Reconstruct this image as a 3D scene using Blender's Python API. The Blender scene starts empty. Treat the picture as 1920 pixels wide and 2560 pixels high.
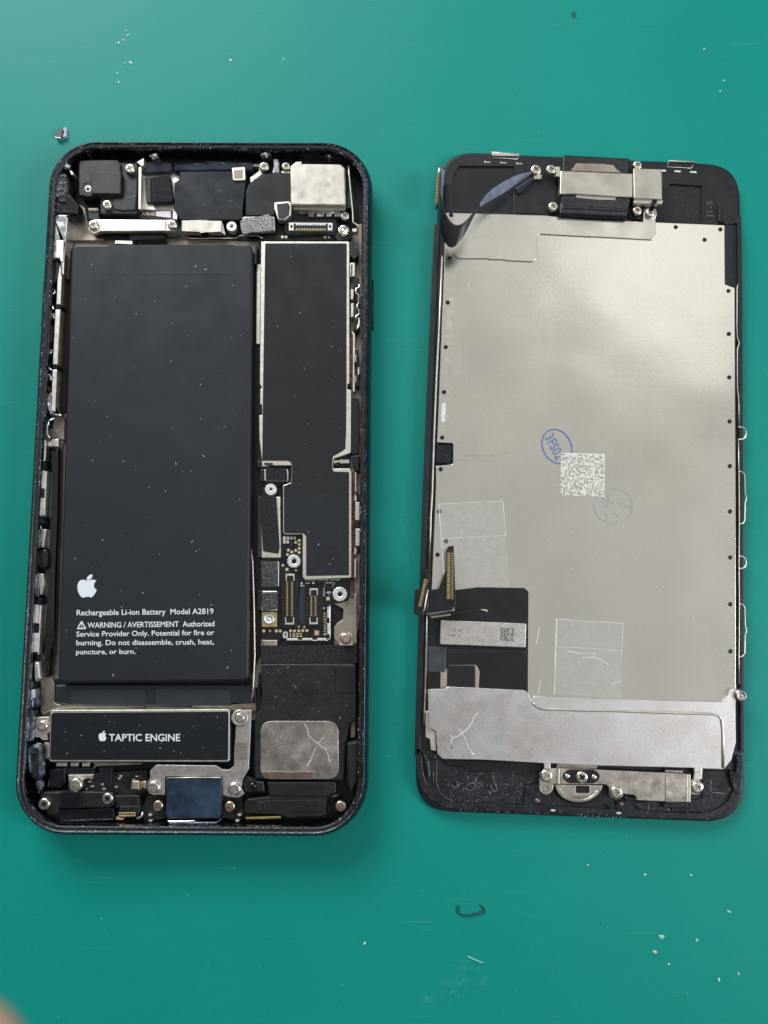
import bpy, bmesh, math, random
from mathutils import Vector, Matrix

# ------------------------------------------------------------------ camera, world, lamps (units: 1 = 1 cm)
scene = bpy.context.scene
COL = scene.collection
FPX, TILT, DIST = 1923.0, math.radians(6.3), 15.5
CAM = Vector((0, -DIST * math.sin(TILT), DIST * math.cos(TILT)))
FW = Vector((0, math.sin(TILT), -math.cos(TILT)))
UP = Vector((0, math.cos(TILT), math.sin(TILT)))
cd = bpy.data.cameras.new('camera')
cam = bpy.data.objects.new('camera', cd)
COL.objects.link(cam)
cam.location = CAM
cam.rotation_euler = (TILT, 0, 0)
cd.sensor_fit = 'VERTICAL'
cd.angle = 2 * math.atan(1280 / FPX)
cd.clip_start, cd.clip_end = 0.1, 2000
cd.dof.use_dof = True
cd.dof.focus_distance = 15.05
cd.dof.aperture_fstop = 0.13      # a phone lens: about 1.4 mm of opening, in centimetres
scene.camera = cam

w = bpy.data.worlds.new('World')
scene.world = w
w.use_nodes = True
bg = w.node_tree.nodes['Background']
bg.inputs[0].default_value = (0.90, 0.96, 1.0, 1)
bg.inputs[1].default_value = 0.09

def area(name, loc, target, sx, sy, power, color):
    d = bpy.data.lights.new(name, 'AREA')
    d.shape = 'RECTANGLE'; d.size = sx; d.size_y = sy; d.energy = power; d.color = color
    o = bpy.data.objects.new(name, d); COL.objects.link(o)
    o.location = loc
    o.rotation_euler = (Vector(target) - Vector(loc)).to_track_quat('-Z', 'Y').to_euler()
    return o
area('ceiling_light', (14, 30, 120), (6, 10, 0), 170, 130, 30000, (1.0, 0.985, 0.955))
area('ceiling_panel', (52, 62, 118), (8, 8, 0), 46, 36, 4600, (1.0, 0.99, 0.95))
area('window_light', (-34, 70, 44), (0, 2, 0), 52, 34, 76000, (0.92, 0.97, 1.0))
area('side_window_light', (70, -14, 44), (2, 0, 0), 30, 38, 38000, (0.90, 0.96, 1.0))

scene.view_settings.view_transform = 'Standard'
scene.view_settings.look = 'None'
scene.view_settings.exposure = 0.1
scene.view_settings.gamma = 1.0

# ------------------------------------------------------------------ measuring helpers
def P(px, py, z):
    d = FW * FPX + UP * (1280 - py) + Vector((px - 960, 0, 0))
    k = (z - CAM.z) / d.z
    p = CAM + d * k
    return (p.x, p.y)
VIEW = dict(A=(80,340,3.7705), B=(500,340,3.7705), C=(60,600,4.4233), D=(620,580,4.253), E=(620,1080,3.95), F=(40,1080,3.95),
    G=(40,1600,3.6065), H=(480,1600,3.6065), I=(1060,360,3.95), J=(1460,360,3.95), K=(1020,1220,4.0975), L=(1020,1700,3.7705),
    M=(1440,1700,3.7705), N=(1320,1040,5.53), O=(1740,700,2.0875), Pv=(1040,640,3.685), Q=(160,1420,3.318), R=(1360,370,5.184),
    S=(1330,1900,3.6867), T=(880,400,1.3012), U=(1360,1500,6.9125), W=(1080,520,2.127), X=(780,600,4.425), Y=(300,1880,4.879),
    Z=(640,1140,8.506), AA=(640,1380,6.9125), ML=(0,0,1.728), MR=(960,0,1.728), BL=(0,2060,1.728), BR=(960,2060,1.728), SRC=(0,0,1.0))
def v(view, s):
    """measured points 'x,y x,y,r ...' of an enlarged view -> photograph pixels"""
    ox, oy, k = VIEW[view]
    out = []
    for t in s.split():
        a = [float(q) for q in t.split(',')]
        p = (ox + a[0] / k, oy + a[1] / k)
        out.append(p + (a[2] / k,) if len(a) > 2 else p)
    return out
def box(view, x0, y0, x1, y1):
    return v(view, f'{x0},{y0} {x1},{y0} {x1},{y1} {x0},{y1}')
def rnd(pts, r=0, seg=5):
    n = len(pts); out = []
    for i, p in enumerate(pts):
        rr = p[2] if len(p) > 2 else r
        c = Vector(p[:2])
        if rr <= 0:
            out.append(c); continue
        a = Vector(pts[i - 1][:2]) - c; b = Vector(pts[(i + 1) % n][:2]) - c
        la, lb = a.length, b.length
        if la < 1e-6 or lb < 1e-6:
            out.append(c); continue
        a.normalize(); b.normalize()
        ang = a.angle(b, math.pi)
        if ang > 3.0:
            out.append(c); continue
        t = min(rr / math.tan(ang / 2), la * .48, lb * .48)
        p0, p1 = c + a * t, c + b * t
        for k in range(seg + 1):
            u = k / seg
            out.append(p0 * (1 - u) ** 2 + c * 2 * u * (1 - u) + p1 * u * u)
    return out
def world(pts, z):
    w_ = [Vector(P(p[0], p[1], z)) for p in pts]
    o = []
    for p in w_:
        if not o or (p - o[-1]).length > 1e-4: o.append(p)
    if (o[0] - o[-1]).length < 1e-4: o.pop()
    if sum(o[i - 1].x * o[i].y - o[i].x * o[i - 1].y for i in range(len(o))) < 0: o.reverse()
    return o
def inset(poly, d):
    n = len(poly); out = []
    for i in range(n):
        e0 = (poly[i] - poly[i - 1]).normalized(); e1 = (poly[(i + 1) % n] - poly[i]).normalized()
        n0 = Vector((-e0.y, e0.x)); n1 = Vector((-e1.y, e1.x))
        m = n0 + n1
        if m.length < 1e-5: m = n0.copy()
        m.normalize()
        c = max(.5, m.dot(n0))
        out.append(poly[i] + m * (d / c))
    for _ in range(12):                      # fold crossed edges together
        bad = False
        for i in range(n):
            j = (i + 1) % n
            if (out[j] - out[i]).dot(poly[j] - poly[i]) < 0:
                mid = (out[i] + out[j]) / 2; out[i] = mid; out[j] = mid.copy(); bad = True
        if not bad: break
    return out

# ------------------------------------------------------------------ object helpers
JIT = [0]
def link(name, me, mat, parent=None, smooth=False):
    if mat is not None:
        me.materials.clear(); me.materials.append(mat)
    if smooth:
        for p in me.polygons: p.use_smooth = True
    o = bpy.data.objects.new(name, me)
    COL.objects.link(o)
    if parent is not None:
        root = parent
        while root.parent: root = root.parent
        me.transform(Matrix.Translation(-root.location))
        o.parent = parent
    return o
def mesh(name, verts, faces, mat, parent=None, smooth=False):
    me = bpy.data.meshes.new(name)
    me.from_pydata([tuple(q) for q in verts], [], faces)
    me.update()
    return link(name, me, mat, parent, smooth)
def thing(name, loc, label, cat, group=None):
    o = bpy.data.objects.new(name, None); COL.objects.link(o)
    o.location = loc; o.empty_display_size = .3
    o['label'] = label; o['category'] = cat
    if group: o['group'] = group
    return o
def tag(o, label, cat, group=None):
    o['label'] = label; o['category'] = cat
    if group: o['group'] = group
    return o
def prism_data(loops, z0, z1, bev):
    """loops[0] outer (ccw world 2d), rest holes"""
    vs, fs = [], []
    outer = loops[0]; n = len(outer)
    if len(loops) == 1:
        rings = [(outer, z0)]
        if bev > 0:
            rings += [(outer, z1 - bev), (inset(outer, bev * .3), z1 - bev * .3), (inset(outer, bev), z1)]
        else:
            rings += [(outer, z1)]
        for poly, z in rings:
            vs += [(p.x, p.y, z) for p in poly]
        for k in range(len(rings) - 1):
            for i in range(n):
                j = (i + 1) % n
                fs.append((k * n + i, k * n + j, (k + 1) * n + j, (k + 1) * n + i))
        b = (len(rings) - 1) * n
        fs.append(tuple(range(b, b + n)))
        fs.append(tuple(range(n - 1, -1, -1)))
        return vs, fs
    bm = bmesh.new()
    edges = []
    tops = []
    for lp in loops:
        bv = [bm.verts.new((p.x, p.y, z1)) for p in lp]
        tops.append(bv)
        edges += [bm.edges.new((bv[i], bv[(i + 1) % len(bv)])) for i in range(len(bv))]
    bmesh.ops.triangle_fill(bm, use_beauty=True, edges=edges, normal=(0, 0, 1))
    bm.verts.index_update()
    for q in bm.verts: vs.append(tuple(q.co))
    for f in bm.faces:
        fs.append(tuple(q.index for q in f.verts))
    for bv in tops:
        m = len(bv); b = len(vs)
        for q in bv: vs.append((q.co.x, q.co.y, z0))
        for i in range(m):
            j = (i + 1) % m
            fs.append((bv[i].index, b + i, b + j, bv[j].index))
    bm.free()
    return vs, fs
def fixn(me):
    bm = bmesh.new(); bm.from_mesh(me)
    bmesh.ops.recalc_face_normals(bm, faces=bm.faces)
    bm.to_mesh(me); bm.free()
def prism(name, pts, z0, z1, mat, parent, bev=0.0, r=0, holes=()):
    JIT[0] = (JIT[0] + 1) % 8
    z1 += JIT[0] * .00015
    loops = [world(rnd(pts, r), z1)] + [world(rnd(h, 0), z1) for h in holes]
    vs, fs = prism_data(loops, z0, z1, bev)
    o = mesh(name, vs, fs, mat, parent)
    if holes: fixn(o.data)
    return o
def circ(view, cx, cy, r, n=20, ry=None):
    ry = ry or r
    ox, oy, k = VIEW[view]
    return [(ox + (cx + r * math.cos(2 * math.pi * i / n)) / k, oy + (cy + ry * math.sin(2 * math.pi * i / n)) / k) for i in range(n)]
def lathe(name, view, cx, cy, prof, mat, parent, n=24, teeth=0.0, smooth=True):
    """profile of (radius in view pixels, z)"""
    ox, oy, k = VIEW[view]
    x, y = ox + cx / k, oy + cy / k
    vs, fs = [], []
    zt = max(q[1] for q in prof)
    c = P(x, y, zt); sc = (P(x + 1, y, zt)[0] - c[0]) / k
    for ri, (r, z) in enumerate(prof):
        for i in range(n):
            a = 2 * math.pi * i / n
            q = r * sc * (1 + (teeth if (i % 2 and r == max(p[0] for p in prof)) else 0))
            vs.append((c[0] + q * math.cos(a), c[1] + q * math.sin(a), z))
    for ri in range(len(prof) - 1):
        for i in range(n):
            j = (i + 1) % n
            fs.append((ri * n + i, ri * n + j, (ri + 1) * n + j, (ri + 1) * n + i))
    fs.append(tuple((len(prof) - 1) * n + i for i in range(n)))
    return mesh(name, vs, fs, mat, parent, smooth)
def tube_data(path, rad, n=6, closed=False):
    vs, fs = [], []
    m = len(path)
    path = [Vector(p) for p in path]
    up = Vector((0, 0, 1))
    for i, p in enumerate(path):
        a = path[i - 1] if (i or closed) else p
        b = path[(i + 1) % m] if (i < m - 1 or closed) else p
        t = (b - a).normalized()
        s = t.cross(up)
        if s.length < 1e-3: s = t.cross(Vector((1, 0, 0)))
        s.normalize(); u = s.cross(t)
        rr = rad[i] if isinstance(rad, (list, tuple)) else rad
        for k in range(n):
            q = 2 * math.pi * k / n
            vs.append(p + s * rr * math.cos(q) + u * rr * math.sin(q))
    for i in range(m if closed else m - 1):
        j = (i + 1) % m
        for k in range(n):
            l = (k + 1) % n
            fs.append((i * n + k, i * n + l, j * n + l, j * n + k))
    if not closed:
        fs.append(tuple(range(n - 1, -1, -1))); fs.append(tuple((m - 1) * n + k for k in range(n)))
    return vs, fs
def tube(name, pts, z, rad, mat, parent, n=6, closed=False):
    path = [P(p[0], p[1], p[2] if len(p) > 2 else z) + ((p[2] if len(p) > 2 else z),) for p in pts]
    vs, fs = tube_data(path, rad, n, closed)
    return mesh(name, vs, fs, mat, parent, True)
def smooth_path(pts, k=4):
    out = []
    n = len(pts)
    for i in range(n - 1):
        p0, p1, p2, p3 = [Vector(pts[max(0, min(n - 1, i + d))]) for d in (-1, 0, 1, 2)]
        for j in range(k):
            t = j / k
            out.append(.5 * ((2 * p1) + (p2 - p0) * t + (2 * p0 - 5 * p1 + 4 * p2 - p3) * t * t + (3 * p1 - p0 - 3 * p2 + p3) * t ** 3))
    out.append(Vector(pts[-1]))
    return out

# ------------------------------------------------------------------ materials
def lin(c):
    c = c / 255
    return c / 12.92 if c <= .04045 else ((c + .055) / 1.055) ** 2.4
def mat(name, rgb, rough=.5, metal=0.0, vary=0.0, vscale=4.0, bump=0.0, bscale=20.0, rvary=0.0, spec=.5, rgb2=None, speck=None, coat=0.0, stretch=(1, 1, 1)):
    m = bpy.data.materials.new(name); m.use_nodes = True
    nt = m.node_tree; N = nt.nodes; Lk = nt.links
    b = N['Principled BSDF']
    b.inputs['Base Color'].default_value = (*rgb, 1)
    b.inputs['Roughness'].default_value = rough
    b.inputs['Metallic'].default_value = metal
    b.inputs['Specular IOR Level'].default_value = spec
    b.inputs['Coat Weight'].default_value = coat
    tc = N.new('ShaderNodeTexCoord'); mp = N.new('ShaderNodeMapping')
    mp.inputs['Scale'].default_value = stretch
    Lk.new(tc.outputs['Object'], mp.inputs['Vector'])
    col = None
    if vary or rgb2:
        nz = N.new('ShaderNodeTexNoise'); nz.inputs['Scale'].default_value = vscale; nz.inputs['Detail'].default_value = 5
        Lk.new(mp.outputs[0], nz.inputs['Vector'])
        rp = N.new('ShaderNodeValToRGB')
        rp.color_ramp.elements[0].position = .35; rp.color_ramp.elements[1].position = .68
        c2 = rgb2 or tuple(q * (1 - vary) for q in rgb)
        c1 = rgb if rgb2 else tuple(min(1, q * (1 + vary)) for q in rgb)
        rp.color_ramp.elements[0].color = (*c2, 1); rp.color_ramp.elements[1].color = (*c1, 1)
        Lk.new(nz.outputs['Fac'], rp.inputs['Fac'])
        col = rp.outputs['Color']
        if rvary:
            mr = N.new('ShaderNodeMapRange')
            mr.inputs['From Min'].default_value = .3; mr.inputs['From Max'].default_value = .7
            mr.inputs['To Min'].default_value = max(.05, rough - rvary); mr.inputs['To Max'].default_value = min(1, rough + rvary)
            nz2 = N.new('ShaderNodeTexNoise'); nz2.inputs['Scale'].default_value = vscale * 2.3; nz2.inputs['Detail'].default_value = 6
            Lk.new(mp.outputs[0], nz2.inputs['Vector'])
            Lk.new(nz2.outputs['Fac'], mr.inputs['Value']); Lk.new(mr.outputs[0], b.inputs['Roughness'])
    if speck:
        sc_, thr, c3 = speck
        vo = N.new('ShaderNodeTexNoise'); vo.inputs['Scale'].default_value = sc_; vo.inputs['Detail'].default_value = 2
        Lk.new(mp.outputs[0], vo.inputs['Vector'])
        r2 = N.new('ShaderNodeValToRGB')
        r2.color_ramp.elements[0].position = thr; r2.color_ramp.elements[1].position = min(.99, thr + .06)
        Lk.new(vo.outputs['Fac'], r2.inputs['Fac'])
        mx = N.new('ShaderNodeMix'); mx.data_type = 'RGBA'
        Lk.new(r2.outputs['Color'], mx.inputs[0])
        if col is not None: Lk.new(col, mx.inputs[6])
        else: mx.inputs[6].default_value = (*rgb, 1)
        mx.inputs[7].default_value = (*c3, 1)
        col = mx.outputs[2]
    if col is not None: Lk.new(col, b.inputs['Base Color'])
    if bump:
        nb = N.new('ShaderNodeTexNoise'); nb.inputs['Scale'].default_value = bscale; nb.inputs['Detail'].default_value = 4
        Lk.new(mp.outputs[0], nb.inputs['Vector'])
        bp = N.new('ShaderNodeBump'); bp.inputs['Strength'].default_value = bump; bp.inputs['Distance'].default_value = .02
        Lk.new(nb.outputs['Fac'], bp.inputs['Height']); Lk.new(bp.outputs[0], b.inputs['Normal'])
    return m
def s(r, g, b): return (lin(r), lin(g), lin(b))

BLK = mat('black_plastic', (.011, .0115, .013), .42, bump=.25, bscale=60, vary=.3, vscale=3, rvary=.12)
BLKG = mat('gloss_black_plastic', (.008, .009, .012), .2, bump=.15, bscale=8, vary=.3, vscale=5, rvary=.1)
DUSTBLK = mat('dusty_black_plastic', (.012, .0125, .0145), .45, bump=.4, bscale=40, vary=.4, vscale=3, rvary=.15, speck=(38, .66, (.07, .075, .08)))
CAV = mat('cavity_black', (.004, .004, .005), .5, bump=.3, bscale=10, vary=.3)  # near-black: the darkness of gaps and openings is put into the colour
ANOD = mat('black_anodised_aluminium', (.038, .046, .062), .24, metal=.85, vary=.3, vscale=6, rvary=.08, bump=.05, bscale=200)
RIM = mat('adhesive_stained_rim', (.011, .012, .014), .38, vary=.4, vscale=6, rvary=.12, bump=.5, bscale=14, speck=(40, .70, (.10, .105, .11)))
BATT = mat('battery_wrap', (.0150, .0190, .0245), .38, vary=.06, vscale=.8, bump=.02, bscale=.8, rvary=.05)
BATT2 = mat('battery_film', (.026, .031, .042), .4, vary=.1, vscale=2)
STICK = mat('shield_sticker', (.0095, .0118, .0138), .33, vary=.08, vscale=.8, bump=.02, bscale=1.2, rvary=.05)
STICKB = mat('shield_sticker_blue', (.012, .0165, .023), .28, vary=.15, vscale=1.4, bump=.03, bscale=2.5, rvary=.06)
PCB = mat('black_circuit_board', (.006, .006, .007), .3, vary=.4, vscale=12, bump=.2, bscale=30)
PCBG = mat('dark_green_circuit_board', (.012, .016, .014), .4, vary=.5, vscale=14, bump=.4, bscale=25)
STEEL = mat('warm_steel', (.80, .75, .66), .44, 1, vary=.1, vscale=5, bump=.06, bscale=70, rvary=.08)
CAN = mat('nickel_can', (.64, .60, .52), .42, 1, vary=.12, vscale=2.6, bump=.05, bscale=90, rvary=.1)
BEIGE = mat('beige_midplate', (.46, .40, .33), .42, .9, vary=.22, vscale=2.2, bump=.1, bscale=40, rvary=.1)
CHROME = mat('bright_steel', (.75, .77, .80), .2, 1, vary=.25, vscale=6, bump=.5, bscale=7, rvary=.1)
WALLM = mat('inner_wall_steel', (.16, .18, .22), .25, 1, vary=.5, vscale=5, bump=.7, bscale=6, rvary=.12)
SCREW = mat('screw_nickel', (.82, .77, .68), .3, 1, vary=.1, vscale=14, rvary=.08)
SCREWC = mat('screw_copper', (.70, .52, .42), .34, 1, vary=.15, vscale=14, rvary=.08)
GREYM = mat('speckled_grey_steel', (.62, .57, .535), .45, 1, vary=.1, vscale=5, bump=.3, bscale=85, rvary=.08, speck=(70, .58, (.75, .71, .68)))
GREYM2 = mat('worn_speaker_steel', (.50, .44, .40), .45, 1, vary=.24, vscale=2.2, bump=.2, bscale=40, rvary=.12, speck=(36, .66, (.72, .68, .64)))
BROWN = mat('copper_brown_strip', (.28, .19, .155), .45, .8, vary=.2, vscale=6)
GOLD = mat('gold_plating', (.74, .55, .26), .32, 1, vary=.12, vscale=10)
PALEG = mat('pale_gold_pad', (.95, .84, .55), .35, 1, vary=.06, vscale=14)
TIN = mat('tinned_solder', (.90, .90, .88), .5, .9, vary=.2, vscale=18, bump=.3, bscale=30)
FOAM = mat('black_foam_pad', (.028, .029, .03), .9, vary=.45, vscale=28, bump=.8, bscale=45, spec=.2)
FOAMG = mat('worn_foam_pad', (.045, .046, .048), .6, vary=.5, vscale=20, bump=1.0, bscale=26, speck=(42, .64, (.3, .3, .3)))
GRAN = mat('granular_silver_pad', (.10, .095, .09), .5, 0, bump=.3, bscale=60, speck=(40, .5, (.55, .53, .49)))
WHITE = mat('white_print', (.80, .84, .88), .5)
PINKL = mat('pink_label', (.78, .68, .72), .5)
GOLDP = mat('gold_print', (.80, .62, .36), .45, .3)
BARB = mat('blue_black_gloss', (.022, .030, .045), .16, vary=.4, vscale=3, bump=.1, bscale=6, rvary=.06)
NAVY = mat('navy_gloss_film', (.024, .042, .068), .22, vary=.5, vscale=3, bump=.12, bscale=5, rvary=.1)
RUST = mat('rusty_strip', (.30, .22, .17), .5, .6, rgb2=(.09, .025, .01), vscale=14, bump=.4, bscale=20)
INKB = mat('black_ink', (.006, .006, .007), .5)
BLUEINK = mat('blue_stamp_ink', (.10, .18, .40), .5, rgb2=(.15, .22, .40), vscale=5)
FAINT = mat('faint_grey_ink', (.31, .325, .345), .5, rgb2=(.43, .43, .42), vscale=3)
PALEINK = mat('pale_code_print', (.76, .725, .645), .55)
DARKINK = mat('grey_code_print', (.16, .15, .15), .55)
CERAM = mat('capacitor_body', (.42, .31, .22), .5)
DUST = mat('dust_white', (.78, .80, .80), .7)
DUSTM = mat('dust_on_mat', (.62, .78, .74), .7)
GLASS = mat('broken_glass', (.75, .78, .80), .08, .2, vary=.3, vscale=20)
DISPB = mat('bezel_black', (.012, .0125, .015), .4, bump=.25, bscale=50, vary=.35, vscale=4, rvary=.12)
DISPW = mat('worn_bezel_black', (.013, .014, .018), .34, bump=.35, bscale=12, vary=.4, vscale=4, rvary=.15, speck=(16, .62, (.055, .06, .075)))
FLEX = mat('flex_black', (.006, .0075, .008), .36, vary=.3, vscale=2.5, bump=.1, bscale=5, rvary=.1)
FLEXG = mat('flex_lit_grey', (.20, .235, .32), .3, vary=.2, vscale=6, bump=.15, bscale=10, rvary=.08, stretch=(1, 1, 1))  # paler flex: light on the ribbon's upper stretch put into the colour

# ------------------------------------------------------------------ small repeated pieces
def screw_mesh():
    L_, W_ = .66, .2
    cross = [(L_, -W_), (L_, W_), (W_, W_), (W_, L_), (-W_, L_), (-W_, W_), (-L_, W_), (-L_, -W_), (-W_, -W_), (-W_, -L_), (W_, -L_), (W_, -W_)]
    cross = [(x * .8 if abs(x) > .3 else x, y * .8 if abs(y) > .3 else y) for x, y in cross]
    ang = [math.atan2(y, x) for x, y in cross]
    vs, fs = [], []
    for r, z in ((1, -.5), (1, .12), (.95, .24), (.82, .33), (.66, .37)):
        # even out the angles on the outside, follow the cross inside
        for i, a in enumerate(ang):
            e = 2 * math.pi * (i - .5) / 12
            k = 1.0 if r > .9 else .6
            d = (e - a + math.pi) % (2 * math.pi) - math.pi
            q = a + d * k
            vs.append((r * math.cos(q), r * math.sin(q), z))
    vs += [(x, y, .37) for x, y in cross]
    vs += [(x * .7, y * .7, -.35) for x, y in cross]
    for k in range(6):
        for i in range(12):
            j = (i + 1) % 12
            fs.append((k * 12 + i, k * 12 + j, (k + 1) * 12 + j, (k + 1) * 12 + i))
    fs.append(tuple(72 + i for i in range(12)))
    me = bpy.data.meshes.new('screw'); me.from_pydata(vs, [], fs); me.update()
    bm = bmesh.new(); bm.from_mesh(me); bmesh.ops.recalc_face_normals(bm, faces=bm.faces); bm.to_mesh(me); bm.free()
    for p in me.polygons: p.use_smooth = p.index < 48
    return me
SM = screw_mesh(); SM.materials.append(SCREW)
SMC = SM.copy(); SMC.materials.clear(); SMC.materials.append(SCREWC)
def screw(view, cx, cy, r, z, parent, rot=None, me=None, tilt=0):
    ox, oy, k = VIEW[view]
    x, y = ox + cx / k, oy + cy / k
    c = P(x, y, z); rw = (P(x + r / k, y, z)[0] - c[0])
    o = bpy.data.objects.new('screw', me or SM); COL.objects.link(o)
    root = parent
    while root.parent: root = root.parent
    o.location = Vector((c[0], c[1], z)) - root.location
    o.scale = (rw, rw, min(rw, .14))
    o.rotation_euler = (tilt, tilt * .6, rot if rot is not None else (cx * .37 + cy * .11) % 1.57)
    o.parent = parent
    return o
def standoff(view, cx, cy, r, z0, z1, parent, hole=.38, teeth=.07):
    return lathe('standoff', view, cx, cy, [(r, z0), (r, z1 - .012), (r * .93, z1), (r * hole * 1.5, z1), (r * hole * 1.4, z1 - .01), (r * hole, z1 - .015), (r * hole * .9, z1 - .15)], TIN, parent, 28, teeth, smooth=False)
def text(name, body, p0, p1, ptop, z, mat_, parent, bold=.0, spacing=1.0):
    """flat print: baseline from p0 to p1 (photograph pixels), ptop the cap-height point above p0"""
    cu = bpy.data.curves.new(name, 'FONT'); cu.body = body; cu.size = 1; cu.offset = bold; cu.space_character = spacing
    cu.resolution_u = 3
    ob = bpy.data.objects.new('tmp', cu); COL.objects.link(ob)
    dg = bpy.context.evaluated_depsgraph_get()
    me = bpy.data.meshes.new_from_object(ob.evaluated_get(dg))
    bpy.data.objects.remove(ob); bpy.data.curves.remove(cu)
    xs = [q.co.x for q in me.vertices]
    x0, x1 = min(xs), max(xs)
    a, b, t = [Vector(P(q[0], q[1], z)) for q in (p0, p1, ptop)]
    u = (b - a) / (x1 - x0); vv = (t - a) / .69
    for q in me.vertices:
        w2 = a + u * (q.co.x - x0) + vv * q.co.y
        q.co = (w2.x, w2.y, z)
    o = link(name, me, mat_, parent); o['kind'] = 'stuff'
    return o
def flat(name, pts, z, mat_, parent, r=0, thick=.0015):
    return prism(name, pts, z - thick, z, mat_, parent, 0, r)
def band(view, pts, width):
    """polyline with a width -> outline polygon, view pixels"""
    ox, oy, k = VIEW[view]
    pp = [Vector(p) for p in pts]; L_, R_ = [], []
    for i, p in enumerate(pp):
        a = pp[max(0, i - 1)]; b = pp[min(len(pp) - 1, i + 1)]
        d = (b - a).normalized(); n_ = Vector((-d.y, d.x))
        wd = (width[i] if isinstance(width, (list, tuple)) else width) / 2
        L_.append(p + n_ * wd); R_.append(p - n_ * wd)
    return [(ox + q.x / k, oy + q.y / k) for q in L_ + R_[::-1]]
def pts_of(st): return [tuple(float(q) for q in t.split(',')) for t in st.split()]
def specks(name, quad, n, z, smin, smax, mat_, parent, seed, stuff=True, elong=2.0, reject=None):
    """scattered dust: little tilted slivers, each a flattened tetrahedron"""
    rg = random.Random(seed); vs, fs = [], []
    q = [Vector(p[:2]) for p in quad]
    for _ in range(n):
        a, b = rg.random(), rg.random()
        p = (q[0] * (1 - a) + q[1] * a) * (1 - b) + (q[3] * (1 - a) + q[2] * a) * b
        if reject and reject(p): continue
        c = P(p.x, p.y, z)
        size = smin * (smax / smin) ** (rg.random() ** 2.2)
        e = rg.uniform(1, elong); th = rg.uniform(0, 6.28)
        d = Vector((math.cos(th), math.sin(th), 0)); t = Vector((-d.y, d.x, 0))
        C_ = Vector((c[0], c[1], z))
        k = len(vs)
        vs += [C_ + d * size * e, C_ + t * size * rg.uniform(.3, .7) - d * size * .4, C_ - t * size * .6 - d * size * e * .6, C_ + Vector((0, 0, size * .5)) + d * size * rg.uniform(-.3, .3)]
        fs += [(k, k + 1, k + 3), (k + 1, k + 2, k + 3), (k + 2, k, k + 3)]
    o = mesh(name, vs, fs, mat_, parent)
    if stuff: o['kind'] = 'stuff'
    return o
def code_print(name, quad, n, z, mat_, parent, seed, fill=.5):
    """a square field of random printed dots (no readable code)"""
    rg = random.Random(seed); q = [Vector(P(p[0], p[1], z)) for p in quad]
    vs, fs = [], []
    def at(a, b):
        p = (q[0] * (1 - a) + q[1] * a) * (1 - b) + (q[3] * (1 - a) + q[2] * a) * b
        return (p.x, p.y, z)
    for i in range(n):
        for j in range(n):
            edge = i == n - 1 or j == 0
            if rg.random() < (fill if not edge else .92):
                k = len(vs)
                vs += [at(i / n, j / n), at((i + 1) / n, j / n), at((i + 1) / n, (j + 1) / n), at(i / n, (j + 1) / n)]
                fs.append((k, k + 3, k + 2, k + 1))
    o = mesh(name, vs, fs, mat_, parent); o['kind'] = 'stuff'
    return o
def contact_row(view, x0, y0, x1, y1, wd, n, z, parent, mat_=None, h=.012, fill=.55):
    """a row of n tiny gold contacts from (x0,y0) to (x1,y1), each wd wide across the row"""
    a, b = Vector((x0, y0)), Vector((x1, y1)); d = (b - a) / n
    t = d.normalized(); nn = Vector((-t.y, t.x)) * wd / 2
    ox, oy, k = VIEW[view]
    vs, fs = [], []
    for i in range(n):
        c0 = a + d * i; c1 = a + d * (i + fill)
        cs = [c0 + nn, c1 + nn, c1 - nn, c0 - nn]
        ws = [P(ox + q.x / k, oy + q.y / k, z) for q in cs]
        m = len(vs)
        vs += [(q[0], q[1], z - h) for q in ws] + [(q[0], q[1], z) for q in ws]
        fs += [(m + 4, m + 5, m + 6, m + 7), (m, m + 1, m + 5, m + 4), (m + 1, m + 2, m + 6, m + 5), (m + 2, m + 3, m + 7, m + 6), (m + 3, m, m + 4, m + 7)]
    o = mesh('contact_row', vs, fs, mat_ or GOLD, parent); fixn(o.data)
    o['kind'] = 'stuff'
    return o
def rrect(cx, cy, hw, hh, r, rot, seg=10):
    out = []
    for k, (sx, sy) in enumerate(((1, 1), (-1, 1), (-1, -1), (1, -1))):
        for i in range(seg + 1):
            a = math.pi / 2 * (k + i / seg)
            out.append(Vector((sx * (hw - r) + r * math.cos(a), sy * (hh - r) + r * math.sin(a))))
    c_, s_ = math.cos(rot), math.sin(rot)
    return [Vector((cx + p.x * c_ - p.y * s_, cy + p.x * s_ + p.y * c_)) for p in out]

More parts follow.
